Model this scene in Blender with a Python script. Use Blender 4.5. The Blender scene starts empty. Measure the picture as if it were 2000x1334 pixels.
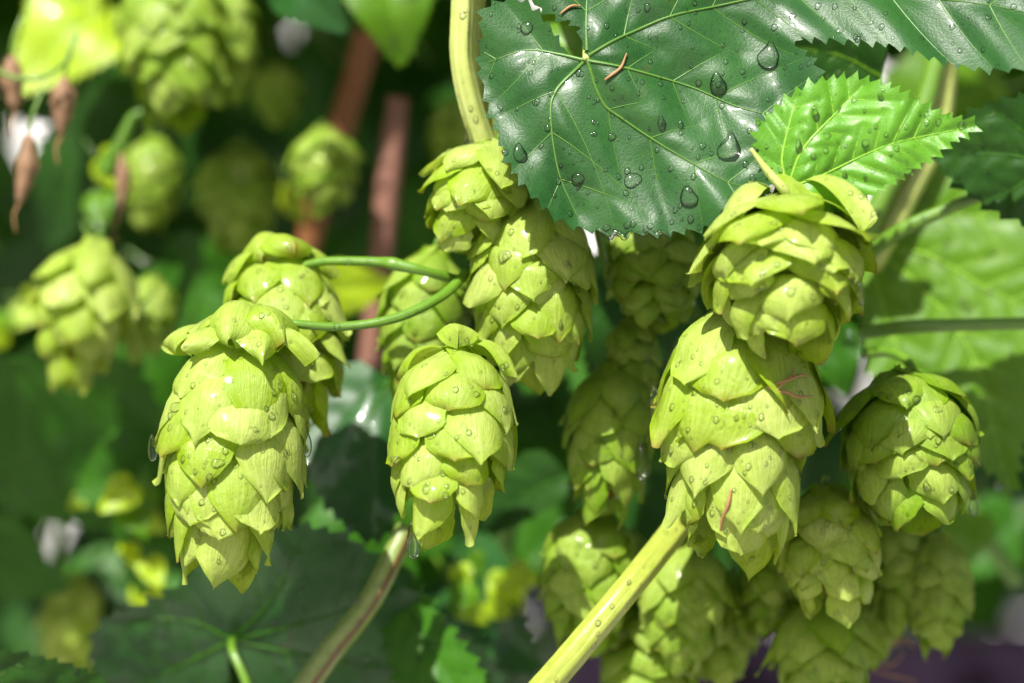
import bpy, bmesh, math, random
import numpy as np
from mathutils import Vector, Matrix
from mathutils.geometry import delaunay_2d_cdt
from mathutils.bvhtree import BVHTree

rad = math.radians
scn = bpy.context.scene
COL = scn.collection
rng = np.random.default_rng(7)
random.seed(7)

# ------------------------------------------------------------------ camera, sky, sun, exposure
CAM_Z = 1.55
TILT = rad(5.0)
FOC = 0.4125          # focus distance (m)
WID = 0.165           # width of the frame at the focus distance (m)
LENS = 36.0 * FOC / WID
RIGHT = Vector((1, 0, 0))
FWD = Vector((0, math.cos(TILT), math.sin(TILT)))
UP = Vector((0, -math.sin(TILT), math.cos(TILT)))
CAMP = Vector((0, -FOC, CAM_Z))

cd = bpy.data.cameras.new('camera')
cam = bpy.data.objects.new('camera', cd)
COL.objects.link(cam)
cam.matrix_world = Matrix(((RIGHT.x, UP.x, -FWD.x, CAMP.x), (RIGHT.y, UP.y, -FWD.y, CAMP.y), (RIGHT.z, UP.z, -FWD.z, CAMP.z), (0, 0, 0, 1)))
cd.lens = LENS
cd.sensor_width = 36.0
cd.clip_start = 0.02
cd.clip_end = 3000
cd.dof.use_dof = True
cd.dof.focus_distance = FOC - 0.011
cd.dof.aperture_fstop = 8.0
scn.camera = cam

TOSUN = Vector((-0.27, -0.70, 0.80)).normalized()
wd = bpy.data.worlds.new('World')
scn.world = wd
wd.use_nodes = True
wn = wd.node_tree.nodes
wn.clear()
sky = wn.new('ShaderNodeTexSky')
sky.sky_type = 'NISHITA'
sky.sun_disc = False
sky.sun_elevation = math.asin(TOSUN.z)
sky.sun_rotation = math.atan2(TOSUN.x, TOSUN.y)
sky.air_density = 1.0
sky.dust_density = 3.0
sky.ozone_density = 1.0
bg = wn.new('ShaderNodeBackground')
bg.inputs['Strength'].default_value = 0.058
wo = wn.new('ShaderNodeOutputWorld')
wd.node_tree.links.new(sky.outputs[0], bg.inputs[0])
wd.node_tree.links.new(bg.outputs[0], wo.inputs[0])

sd = bpy.data.lights.new('sun', 'SUN')
sd.energy = 5.0
sd.angle = rad(0.6)
sd.color = (1.0, 0.965, 0.91)
sun = bpy.data.objects.new('sun', sd)
COL.objects.link(sun)
sun.rotation_euler = TOSUN.to_track_quat('Z', 'Y').to_euler()
sun.location = (0, -1, 3)

scn.view_settings.view_transform = 'Standard'
scn.view_settings.look = 'None'
scn.view_settings.gamma = 1.0
scn.view_settings.use_curve_mapping = False
scn.view_settings.exposure = 0.95
scn.render.engine = 'CYCLES'
scn.cycles.use_denoising = True
scn.cycles.max_bounces = 10
scn.cycles.diffuse_bounces = 4
scn.cycles.glossy_bounces = 4
scn.cycles.transmission_bounces = 8
scn.cycles.transparent_max_bounces = 12
scn.cycles.sample_clamp_indirect = 6.0
scn.cycles.caustics_reflective = False

# ------------------------------------------------------------------ helpers
PPM = 2000.0 / WID    # photo pixels per metre at the focus distance


def P(px, py, Y=0.0):
    d = FOC + Y
    k = d / FOC / PPM
    return CAMP + RIGHT * ((px - 1000) * k) + UP * ((667 - py) * k) + FWD * d


def tag(o, label=None, cat=None, group=None, kind=None):
    if label: o['label'] = label
    if cat: o['category'] = cat
    if group: o['group'] = group
    if kind: o['kind'] = kind
    return o


def mesh_obj(name, verts, faces, m, parent=None, uv=None, smooth=True):
    me = bpy.data.meshes.new(name)
    me.from_pydata([tuple(v) for v in verts], [], [tuple(f) for f in faces])
    if uv is not None:
        l = me.uv_layers.new(name='UVMap')
        idx = np.empty(len(me.loops), dtype=np.int32)
        me.loops.foreach_get('vertex_index', idx)
        l.data.foreach_set('uv', np.asarray(uv, dtype=np.float32)[idx].ravel())
    if smooth:
        me.polygons.foreach_set('use_smooth', np.ones(len(me.polygons), dtype=bool))
    if m: me.materials.append(m)
    me.update()
    o = bpy.data.objects.new(name, me)
    COL.objects.link(o)
    if parent: o.parent = parent
    return o


def empty(name, mat=None, loc=None):
    o = bpy.data.objects.new(name, None)
    COL.objects.link(o)
    o.empty_display_size = 0.005
    if mat is not None: o.matrix_world = mat
    if loc is not None: o.location = loc
    return o


def frame(origin, ex, ey, ez):
    return Matrix(((ex.x, ey.x, ez.x, origin.x), (ex.y, ey.y, ez.y, origin.y), (ex.z, ey.z, ez.z, origin.z), (0, 0, 0, 1)))


# ------------------------------------------------------------------ materials
class NT:
    def __init__(s, name):
        s.m = bpy.data.materials.new(name)
        s.m.use_nodes = True
        s.t = s.m.node_tree
        s.t.nodes.clear()
        s.out = s.t.nodes.new('ShaderNodeOutputMaterial')

    def n(s, typ, **kw):
        nd = s.t.nodes.new(typ)
        ins = kw.pop('ins', {})
        for k, v in kw.items(): setattr(nd, k, v)
        for k, v in ins.items():
            if hasattr(v, 'is_output'): s.t.links.new(v, nd.inputs[k])
            else: nd.inputs[k].default_value = v
        return nd

    def mixc(s, f, a, b, blend='MIX'):
        nd = s.t.nodes.new('ShaderNodeMix')
        nd.data_type = 'RGBA'
        nd.blend_type = blend
        for i, v in ((0, f), (6, a), (7, b)):
            if hasattr(v, 'is_output'): s.t.links.new(v, nd.inputs[i])
            else: nd.inputs[i].default_value = v if i == 0 else (*v[:3], 1)
        return nd.outputs[2]

    def math(s, op, a, b=0.0, c=None):
        nd = s.t.nodes.new('ShaderNodeMath')
        nd.operation = op
        for i, v in enumerate((a, b) if c is None else (a, b, c)):
            if hasattr(v, 'is_output'): s.t.links.new(v, nd.inputs[i])
            else: nd.inputs[i].default_value = v
        return nd.outputs[0]

    def ramp(s, f, stops):
        nd = s.t.nodes.new('ShaderNodeValToRGB')
        e = nd.color_ramp.elements
        while len(e) < len(stops): e.new(0.5)
        for q, (p, c) in zip(e, stops):
            q.position = p
            q.color = (*c, 1) if len(c) == 3 else c
        s.t.links.new(f, nd.inputs[0])
        return nd.outputs[0]

    def noise(s, vec, scale, detail=3, rough=0.55, dim='3D'):
        nd = s.t.nodes.new('ShaderNodeTexNoise')
        nd.noise_dimensions = dim
        if vec is not None: s.t.links.new(vec, nd.inputs['Vector'])
        nd.inputs['Scale'].default_value = scale
        nd.inputs['Detail'].default_value = detail
        nd.inputs['Roughness'].default_value = rough
        return nd.outputs[0]

    def finish(s, sh):
        s.t.links.new(sh, s.out.inputs['Surface'])
        return s.m


def bract_material(name, pale, green, trans=0.32, dull=0.0):
    t = NT(name)
    uv = t.n('ShaderNodeUVMap').outputs[0]
    geo = t.n('ShaderNodeNewGeometry')
    tc = t.n('ShaderNodeTexCoord')
    info = t.n('ShaderNodeObjectInfo')
    sep = t.n('ShaderNodeSeparateXYZ', ins={0: uv})
    u, v = sep.outputs[0], sep.outputs[1]
    # fine parallel veins running to the tip
    mp = t.n('ShaderNodeMapping', ins={'Vector': uv, 'Scale': (38, 2.2, 1)})
    vadd = t.n('ShaderNodeVectorMath', operation='ADD', ins={0: mp.outputs[0], 1: t.n('ShaderNodeCombineXYZ', ins={0: t.math('MULTIPLY', info.outputs['Random'], 91.0)}).outputs[0]})
    vein = t.noise(vadd.outputs[0], 1.0, 3, 0.6)
    veinr = t.ramp(vein, [(0.36, (0, 0, 0)), (0.62, (1, 1, 1))])
    mott = t.noise(tc.outputs['Object'], 420, 3, 0.6)
    edge = t.math('ABSOLUTE', t.math('SUBTRACT', t.math('MULTIPLY', u, 2.0), 1.0))
    edger = t.math('POWER', edge, 2.2)
    f = t.math('ADD', t.math('MULTIPLY', edger, 0.42), t.math('MULTIPLY', v, 0.22))
    f = t.math('ADD', f, t.math('MULTIPLY', t.math('SUBTRACT', mott, 0.5), 0.9))
    f = t.math('ADD', f, t.math('MULTIPLY', t.math('SUBTRACT', info.outputs['Random'], 0.5), 0.75))
    f = t.math('ADD', f, 0.20)
    col = t.mixc(t.n('ShaderNodeClamp', ins={0: f}).outputs[0], pale, green)
    vt = t.math('MULTIPLY', veinr, 0.38)
    col = t.mixc(vt, col, [c * 0.66 for c in green])
    # a little yellowing / scorched tip on some
    tipn = t.noise(tc.outputs['Object'], 260, 2)
    tip = t.math('MULTIPLY', t.math('POWER', v, 14.0), t.math('GREATER_THAN', t.math('ADD', info.outputs['Random'], t.math('MULTIPLY', tipn, 0.4)), 0.92))
    col = t.mixc(t.math('MULTIPLY', tip, 0.7), col, (0.30, 0.16, 0.03))
    spk = t.ramp(t.noise(tc.outputs['Object'], 1100, 2), [(0.70, (0, 0, 0)), (0.75, (1, 1, 1))])
    col = t.mixc(t.math('MULTIPLY', spk, 0.35), col, (0.30, 0.24, 0.03))
    hgt = t.math('ADD', t.math('MULTIPLY', vein, 0.5), t.math('MULTIPLY', t.noise(tc.outputs['Object'], 900, 3), 0.5))
    bmp = t.n('ShaderNodeBump', ins={'Strength': 0.7, 'Distance': 0.0005, 'Height': hgt})
    wet = t.ramp(t.noise(tc.outputs['Object'], 190, 3), [(0.36, (0.22,) * 3), (0.56, (0.58,) * 3)])
    pb = t.n('ShaderNodeBsdfPrincipled', ins={'Base Color': col, 'Roughness': wet, 'IOR': 1.42, 'Normal': bmp.outputs[0], 'Specular IOR Level': 0.5, 'Coat Weight': t.math('MULTIPLY', t.ramp(t.noise(tc.outputs['Object'], 130, 3), [(0.46, (0, 0, 0)), (0.60, (1, 1, 1))]), 0.7), 'Coat Roughness': 0.16, 'Coat IOR': 1.38})
    tr = t.n('ShaderNodeBsdfTranslucent', ins={'Color': t.mixc(1.0, col, (1.0, 1.0, 0.45), 'MULTIPLY'), 'Normal': bmp.outputs[0]})
    mx = t.n('ShaderNodeMixShader', ins={0: trans, 1: pb.outputs[0], 2: tr.outputs[0]})
    return t.finish(mx.outputs[0])


def leaf_material(name, dark, light, gloss=0.22, trans=0.22, net=1500, wetc=0.5, blemish=0.0, spec=0.5):
    t = NT(name)
    tc = t.n('ShaderNodeTexCoord')
    ob = tc.outputs['Object']
    big = t.noise(ob, 70, 4, 0.6)
    fine = t.noise(ob, 900, 3, 0.6)
    f = t.math('ADD', t.math('MULTIPLY', t.math('SUBTRACT', big, 0.5), 2.0), t.math('MULTIPLY', t.math('SUBTRACT', fine, 0.5), 0.6))
    f = t.n('ShaderNodeClamp', ins={0: t.math('ADD', f, 0.45)}).outputs[0]
    col = t.mixc(f, dark, light)
    vor = t.n('ShaderNodeTexVoronoi', feature='DISTANCE_TO_EDGE', ins={'Vector': ob, 'Scale': net})
    netv = t.ramp(vor.outputs[0], [(0.0, (1, 1, 1)), (0.07, (0, 0, 0))])
    col = t.mixc(t.math('MULTIPLY', netv, 0.16), col, [min(1, c * 1.7 + 0.01) for c in light])
    if blemish > 0:
        bl = t.ramp(t.noise(ob, 160, 2), [(0.70, (0, 0, 0)), (0.76, (1, 1, 1))])
        col = t.mixc(t.math('MULTIPLY', bl, blemish), col, (0.20, 0.12, 0.03))
    hg = t.math('ADD', t.math('MULTIPLY', t.math('MINIMUM', vor.outputs[0], 0.22), 2.2), t.math('MULTIPLY', fine, 0.35))
    bmp = t.n('ShaderNodeBump', ins={'Strength': 0.13, 'Distance': 0.00025, 'Height': hg})
    # a broken film of rain water: glossier where it stands
    film = t.ramp(t.noise(ob, 95, 3, 0.5), [(0.47, (0, 0, 0)), (0.57, (1, 1, 1))])
    bmp2 = t.n('ShaderNodeBump', ins={'Strength': 0.25, 'Distance': 0.0008, 'Height': t.noise(ob, 220, 2)})
    pb = t.n('ShaderNodeBsdfPrincipled', ins={'Base Color': col, 'Roughness': 0.42, 'IOR': 1.45, 'Specular IOR Level': spec, 'Normal': bmp.outputs[0],
             'Coat Weight': t.math('MULTIPLY', film, wetc), 'Coat Roughness': gloss * 0.35, 'Coat IOR': 1.33, 'Coat Normal': bmp2.outputs[0]})
    tr = t.n('ShaderNodeBsdfTranslucent', ins={'Color': t.mixc(1.0, col, (1.9, 1.6, 0.4), 'MULTIPLY'), 'Normal': bmp.outputs[0]})
    mx = t.n('ShaderNodeMixShader', ins={0: trans, 1: pb.outputs[0], 2: tr.outputs[0]})
    return t.finish(mx.outputs[0])


def stem_material(name, a, b, rough=0.38, streak=None):
    t = NT(name)
    tc = t.n('ShaderNodeTexCoord')
    uv = t.n('ShaderNodeUVMap').outputs[0]
    mp = t.n('ShaderNodeMapping', ins={'Vector': uv, 'Scale': (9, 1.2, 1)})
    ln = t.noise(mp.outputs[0], 1.6, 4, 0.6)
    nz = t.noise(tc.outputs['Object'], 500, 4, 0.6)
    f = t.n('ShaderNodeClamp', ins={0: t.math('ADD', t.math('MULTIPLY', ln, 0.9), t.math('MULTIPLY', t.math('SUBTRACT', nz, 0.5), 0.8))}).outputs[0]
    col = t.mixc(f, a, b)
    if streak:
        sp = t.n('ShaderNodeSeparateXYZ', ins={0: uv})
        d = t.math('ABSOLUTE', t.math('SUBTRACT', t.math('ADD', sp.outputs[0], t.math('MULTIPLY', t.math('SUBTRACT', ln, 0.5), 0.07)), 0.33))
        s_ = t.ramp(d, [(0.02, (1, 1, 1)), (0.06, (0, 0, 0))])
        col = t.mixc(t.math('MULTIPLY', s_, 0.9), col, streak)
    bmp = t.n('ShaderNodeBump', ins={'Strength': 0.5, 'Distance': 0.0004, 'Height': t.math('ADD', ln, t.math('MULTIPLY', nz, 0.5))})
    pb = t.n('ShaderNodeBsdfPrincipled', ins={'Base Color': col, 'Roughness': rough, 'Normal': bmp.outputs[0], 'Coat Weight': 0.25, 'Coat Roughness': 0.12})
    return t.finish(pb.outputs[0])


def plain(name, a, b, scale=300, rough=0.6, bump=0.3, dist=0.0004, spec=0.5):
    t = NT(name)
    tc = t.n('ShaderNodeTexCoord')
    nz = t.noise(tc.outputs['Object'], scale, 4, 0.6)
    col = t.mixc(nz, a, b)
    bmp = t.n('ShaderNodeBump', ins={'Strength': bump, 'Distance': dist, 'Height': nz})
    pb = t.n('ShaderNodeBsdfPrincipled', ins={'Base Color': col, 'Roughness': rough, 'Normal': bmp.outputs[0], 'Specular IOR Level': spec})
    return t.finish(pb.outputs[0])


def water_material():
    t = NT('rain_water')
    gl = t.n('ShaderNodeBsdfGlass', ins={'Color': (1, 1, 1, 1), 'Roughness': 0.0, 'IOR': 1.33})
    tp = t.n('ShaderNodeBsdfTransparent')
    mx = t.n('ShaderNodeMixShader', ins={0: 0.84, 1: gl.outputs[0], 2: tp.outputs[0]})
    gs = t.n('ShaderNodeBsdfGlossy', ins={'Roughness': 0.10})
    fr = t.n('ShaderNodeFresnel', ins={'IOR': 1.33})
    mx2 = t.n('ShaderNodeMixShader', ins={0: t.math('MULTIPLY', fr.outputs[0], 0.9), 1: mx.outputs[0], 2: gs.outputs[0]})
    return t.finish(mx2.outputs[0])


M = {}
M['bract'] = bract_material('bract_yellow_green', (0.62, 0.73, 0.20), (0.32, 0.50, 0.008), 0.46)
M['bract_green'] = bract_material('bract_fresh_green', (0.47, 0.61, 0.11), (0.21, 0.40, 0.005), 0.46)
M['leaf_dark'] = leaf_material('leaf_dark_green', (0.008, 0.048, 0.008), (0.026, 0.100, 0.016), wetc=0.9, trans=0.12, spec=0.35, blemish=0.12)
M['leaf_mid'] = leaf_material('leaf_mid_green', (0.018, 0.085, 0.004), (0.042, 0.140, 0.007), wetc=0.2, trans=0.2, spec=0.22)
M['leaf_fresh'] = leaf_material('leaf_fresh_green', (0.075, 0.230, 0.012), (0.130, 0.340, 0.022), wetc=0.5, trans=0.25, net=1700)
M['leaf_lit'] = leaf_material('leaf_sunlit_green', (0.065, 0.175, 0.003), (0.105, 0.240, 0.005), wetc=0.15, trans=0.35, net=1200)  # brighter leaf green, sunlight put into the colour
M['leaf_lime_lit'] = leaf_material('leaf_lime_lit', (0.30, 0.46, 0.010), (0.44, 0.60, 0.016), wetc=0.2, trans=0.4)  # lime colour stands in for sun glowing through the blade
M['leaf_shade'] = leaf_material('leaf_shade_green', (0.010, 0.044, 0.005), (0.022, 0.075, 0.007), wetc=0.2, trans=0.12, blemish=0.4, spec=0.2)  # leaf green darkened to stand in for shade; blemish spots are real
M['vein'] = plain('vein_pale_green', (0.055, 0.15, 0.02), (0.10, 0.21, 0.035), 700, 0.4)
M['vein_lime'] = plain('vein_yellow', (0.17, 0.36, 0.02), (0.24, 0.42, 0.04), 700, 0.4)
M['stem_pale'] = stem_material('stem_pale_green', (0.30, 0.38, 0.06), (0.52, 0.56, 0.20))
M['stem_olive'] = stem_material('stem_yellow_olive', (0.20, 0.27, 0.02), (0.40, 0.44, 0.09))
M['stem_green'] = stem_material('stem_green', (0.07, 0.17, 0.010), (0.14, 0.27, 0.02))
M['stem_red'] = stem_material('stem_green_red_streak', (0.10, 0.16, 0.025), (0.25, 0.31, 0.08), streak=(0.10, 0.035, 0.006))
M['stick_pink'] = stem_material('stick_pink_brown', (0.14, 0.055, 0.035), (0.26, 0.12, 0.08), 0.7)
M['stick_orange'] = stem_material('stick_orange_brown', (0.15, 0.048, 0.010), (0.26, 0.095, 0.02), 0.7)
M['withered'] = plain('withered_brown', (0.13, 0.065, 0.03), (0.32, 0.19, 0.10), 340, 0.7, 0.6, 0.001)
M['thread'] = plain('dry_thread', (0.24, 0.11, 0.04), (0.40, 0.22, 0.09), 500, 0.6)
M['water'] = water_material()
M['plum'] = plain('plum_paint', (0.010, 0.006, 0.013), (0.018, 0.010, 0.022), 14, 0.85, 0.4, 0.002, 0.12)
M['plum_rail'] = plain('plum_paint_worn', (0.022, 0.015, 0.034), (0.036, 0.025, 0.052), 14, 0.8, 0.4, 0.002, 0.15)
M['ground'] = plain('gravel_ground', (0.30, 0.28, 0.25), (0.45, 0.43, 0.39), 60, 0.9, 0.8, 0.01)

M['render_white'] = plain('white_render', (0.66, 0.64, 0.62), (0.80, 0.78, 0.76), 6, 0.8, 0.3, 0.01)

# ------------------------------------------------------------------ setting: ground, fence
gv = [(-200, -20, 0), (200, -20, 0), (200, 400, 0), (-200, 400, 0)]
g = mesh_obj('ground', gv, [(0, 1, 2, 3)], M['ground'], smooth=False)
tag(g, kind='structure')


def box(name, lo, hi, m, parent=None, bev=0.003):
    bm = bmesh.new()
    bmesh.ops.create_cube(bm, size=1.0)
    for v in bm.verts:
        v.co = Vector([lo[i] + (v.co[i] + 0.5) * (hi[i] - lo[i]) for i in range(3)])
    bmesh.ops.bevel(bm, geom=bm.edges[:], offset=bev, segments=2, affect='EDGES')
    me = bpy.data.meshes.new(name)
    bm.to_mesh(me)
    bm.free()
    me.materials.append(m)
    o = bpy.data.objects.new(name, me)
    COL.objects.link(o)
    if parent: o.parent = parent
    return o


wall = empty('garden_wall', loc=(0.3, 4.2, 0))
tag(wall, 'far white rendered garden wall showing as pale gaps between the leaves', 'wall')
box('wall_face', (-4.0, 0, 0), (4.0, 0.2, 3.2), M['render_white'], wall)
box('coping', (-4.05, -0.04, 3.203), (4.05, 0.24, 3.27), M['render_white'], wall)

FY = 1.1
ftop = P(1800, 1100, FY)
fy = ftop.y
fence = empty('plank_fence', loc=(0.45, fy, 0))
tag(fence, 'dark plum painted plank fence with a lighter top rail behind the cones', 'fence')
fz = ftop.z
for i in range(9):
    x0 = -0.75 + i * 0.152
    box('plank', (x0, 0, 0.0), (x0 + 0.1514, 0.02, fz - 0.033 + random.uniform(-0.001, 0.001)), M['plum'], fence)
box('rail', (-0.77, -0.012, fz - 0.032), (0.62, 0.045, fz), M['plum_rail'], fence)

# ------------------------------------------------------------------ tubes
def catmull(pts, n):
    pts = [np.array(p, float) for p in pts]
    if len(pts) == 2: pts = [pts[0], pts[0] * 0.5 + pts[1] * 0.5, pts[1]]
    q = [2 * pts[0] - pts[1]] + pts + [2 * pts[-1] - pts[-2]]
    out = []
    segs = len(pts) - 1
    for i in range(segs):
        a, b, c, d = q[i:i + 4]
        for k in range(n):
            t = k / n
            out.append(0.5 * ((2 * b) + (-a + c) * t + (2 * a - 5 * b + 4 * c - d) * t * t + (-a + 3 * b - 3 * c + d) * t ** 3))
    out.append(pts[-1])
    return np.array(out)


def tube_data(pts, radii, sides=10, n=6, ridge=0.0, caps=True, wob=0.0):
    c = catmull(pts, n)
    r = np.interp(np.linspace(0, 1, len(c)), np.linspace(0, 1, len(radii)), radii)
    if wob: r = r * (1 + wob * (rng.random(len(r)) - 0.5))
    verts, uv, faces = [], [], []
    prev = None
    L = 0
    for i, p in enumerate(c):
        t = c[min(i + 1, len(c) - 1)] - c[max(i - 1, 0)]
        t = t / (np.linalg.norm(t) + 1e-12)
        if prev is None:
            a = np.array([0, 1, 0.0]) if abs(t[1]) < 0.9 else np.array([1, 0, 0.0])
            e1 = np.cross(t, a)
        else:
            e1 = prev - t * np.dot(prev, t)
        e1 /= np.linalg.norm(e1)
        prev = e1
        e2 = np.cross(t, e1)
        if i: L += np.linalg.norm(p - c[i - 1])
        for k in range(sides + 1):
            an = 2 * math.pi * k / sides
            rr = r[i] * (1 + ridge * math.cos(6 * an))
            verts.append(p + e1 * math.cos(an) * rr + e2 * math.sin(an) * rr)
            uv.append((k / sides, L * 60))
    w = sides + 1
    for i in range(len(c) - 1):
        for k in range(sides):
            faces.append((i * w + k, i * w + k + 1, (i + 1) * w + k + 1, (i + 1) * w + k))
    if caps:
        verts.append(c[0]); uv.append((0.5, 0)); verts.append(c[-1]); uv.append((0.5, L * 60))
        a, b = len(verts) - 2, len(verts) - 1
        o = (len(c) - 1) * w
        for k in range(sides):
            faces.append((a, k + 1, k))
            faces.append((b, o + k, o + k + 1))
    return verts, faces, uv


def tube(name, pts, radii, m, parent=None, **kw):
    v, f, uv = tube_data(pts, radii, **kw)
    return mesh_obj(name, v, f, m, parent, uv=uv)


BVHSRC = []     # (objects whose surface can hold droplets)


def stem(name, label, cat, spec, m, wpx, sides=16, ridge=0.06, n=10, wob=0.03, group=None):
    """spec: list of (px, py, Y); wpx: diameters in photo pixels"""
    pts = [P(*s) for s in spec]
    org = pts[0]
    radii = [w * 0.5 / PPM * (1 + spec[min(i, len(spec) - 1)][2] / FOC) for i, w in enumerate(wpx)]
    o = tube(name, [np.array(p - org) for p in pts], radii, m, sides=sides, ridge=ridge, n=n, wob=wob)
    o.location = org
    tag(o, label, cat, group)
    BVHSRC.append(o)
    return o


# ------------------------------------------------------------------ hop cones
ENV_S = np.array([-0.2, 0.0, 0.06, 0.15, 0.28, 0.40, 0.52, 0.65, 0.78, 0.90, 1.0, 1.15])
ENV_R = np.array([0.22, 0.40, 0.66, 0.87, 0.985, 1.0, 0.96, 0.86, 0.70, 0.48, 0.26, 0.10])


def envr(s):
    return np.interp(s, ENV_S, ENV_R)


NU, NV = 11, 13
UU, VV = np.meshgrid(np.linspace(-1, 1, NU), np.linspace(0, 1, NV))
BF = [(j * NU + i, j * NU + i + 1, (j + 1) * NU + i + 1, (j + 1) * NU + i) for j in range(NV - 1) for i in range(NU - 1)]
BUV = np.stack([(UU * 0.5 + 0.5).ravel(), VV.ravel()], 1)


def bract_verts(R, L, t, th, Lb, wb, kind, flare, r_, lift=0.0):
    """one bract wrapped on the cone's envelope. z runs from stalk (0) to tip (L)"""
    v, u = VV, UU
    if kind == 'point':
        w = np.interp(v, [0, 0.12, 0.3, 0.45, 0.6, 0.72, 0.82, 0.9, 0.96, 1.0], [0.50, 0.74, 0.96, 1.0, 0.93, 0.76, 0.51, 0.27, 0.10, 0.012])
    else:
        w = np.interp(v, [0, 0.15, 0.4, 0.62, 0.8, 0.9, 0.96, 1.0], [0.46, 0.70, 0.95, 1.0, 0.86, 0.64, 0.40, 0.05])
    w = w * wb * (1 + 0.07 * np.sin(v * 9 + r_[0] * 6) * np.abs(u) + 0.035 * np.sin(v * 23 + r_[3] * 40 + u * 2))
    s = t + v * Lb
    sl = t + Lb * np.where(v < 0.45, v, 0.45 + (v - 0.45) * 0.40)      # the free end runs on straighter than the cone
    g = np.interp(v, [0, 0.12, 0.3, 0.5, 0.75, 1.0], [0.42, 0.68, 0.90, 1.0, 1.05, 1.06 + 0.06 * r_[1]])
    e = (envr(sl - 0.03) + envr(sl) * 2 + envr(sl + 0.03)) / 4
    r = R * (e * g + lift)
    out = np.clip(v - 0.3, 0, 1) ** 1.5 * Lb * L * math.tan(min(flare, 1.2)) * 0.9
    r = r + out
    dome = 0.075 * R * np.sin(np.pi * np.clip(v * 1.02, 0, 1)) * (1 - u * u)
    r = r + dome
    rho = np.maximum(np.maximum(r * 0.82, 0.5 * R), 0.66 * wb)
    ang = u * w / rho
    lat = rho * np.sin(ang)
    rr = r - rho * (1 - np.cos(ang))
    z = s * L - np.abs(u) ** 2 * 0.05 * Lb * L * r_[2]
    rr = rr + R * 0.022 * np.sin(u * 4 + r_[3] * 20 + v * 3) * np.sin(v * 6 + r_[4] * 20)
    rr = rr + R * (r_[7] - 0.5) * 0.16 * u * v                          # one margin lifts more than the other
    # thin margins roll out or in, tips curl
    rr = rr + R * (0.16 * r_[5] - 0.06) * np.abs(u) ** 4 * np.sin(np.pi * np.clip(v, 0, 1))
    rr = rr + R * (0.24 * r_[2] - 0.13) * np.clip(v - 0.72, 0, 1) ** 1.5 * 4
    lat = lat + R * 0.018 * np.sin(v * 6 + r_[5] * 20)
    lat = lat + (r_[6] - 0.5) * 0.46 * wb * v ** 2
    c, sn = math.cos(th), math.sin(th)
    return np.stack([(rr * c - lat * sn).ravel(), (rr * sn + lat * c).ravel(), z.ravel()], 1)


def flap_verts(R, L, t, th, reach, drop, wb, r_, kind):
    """loose crumpled bract at the top of a cone: runs outwards, then hangs over"""
    v, u = VV, UU
    w = np.interp(v, [0, 0.2, 0.5, 0.8, 0.92, 1.0], [0.35, 0.8, 1.0, 0.78 if kind == 'round' else 0.5, 0.5 if kind == 'round' else 0.2, 0.04]) * wb
    a = v * (0.9 + 0.6 * r_[0]) + 0.1
    r = R * 0.12 + reach * np.sin(np.clip(a, 0, 1.55))
    z = t * L - 0.10 * reach * np.sin(a * 3) + drop * (1 - np.cos(a)) * 1.2
    lat = u * w
    hump = (1 - u * u) * R * (0.10 + 0.10 * r_[1]) - R * 0.10 * np.abs(u) ** 2 * v * (0.5 + r_[5])
    r = r + hump * np.sin(a) * 0.8
    z = z - hump * np.cos(a)
    r = r + R * 0.05 * np.sin(u * 4 + r_[2] * 20) * v
    z = z + R * 0.06 * np.sin(u * 3.5 + r_[3] * 20 + v * 3) * v
    lat = lat + (r_[4] - 0.5) * 0.5 * wb * v ** 2
    c, sn = math.cos(th), math.sin(th)
    return np.stack([(r * c - lat * sn).ravel(), (r * sn + lat * c).ravel(), z.ravel()], 1)


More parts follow.
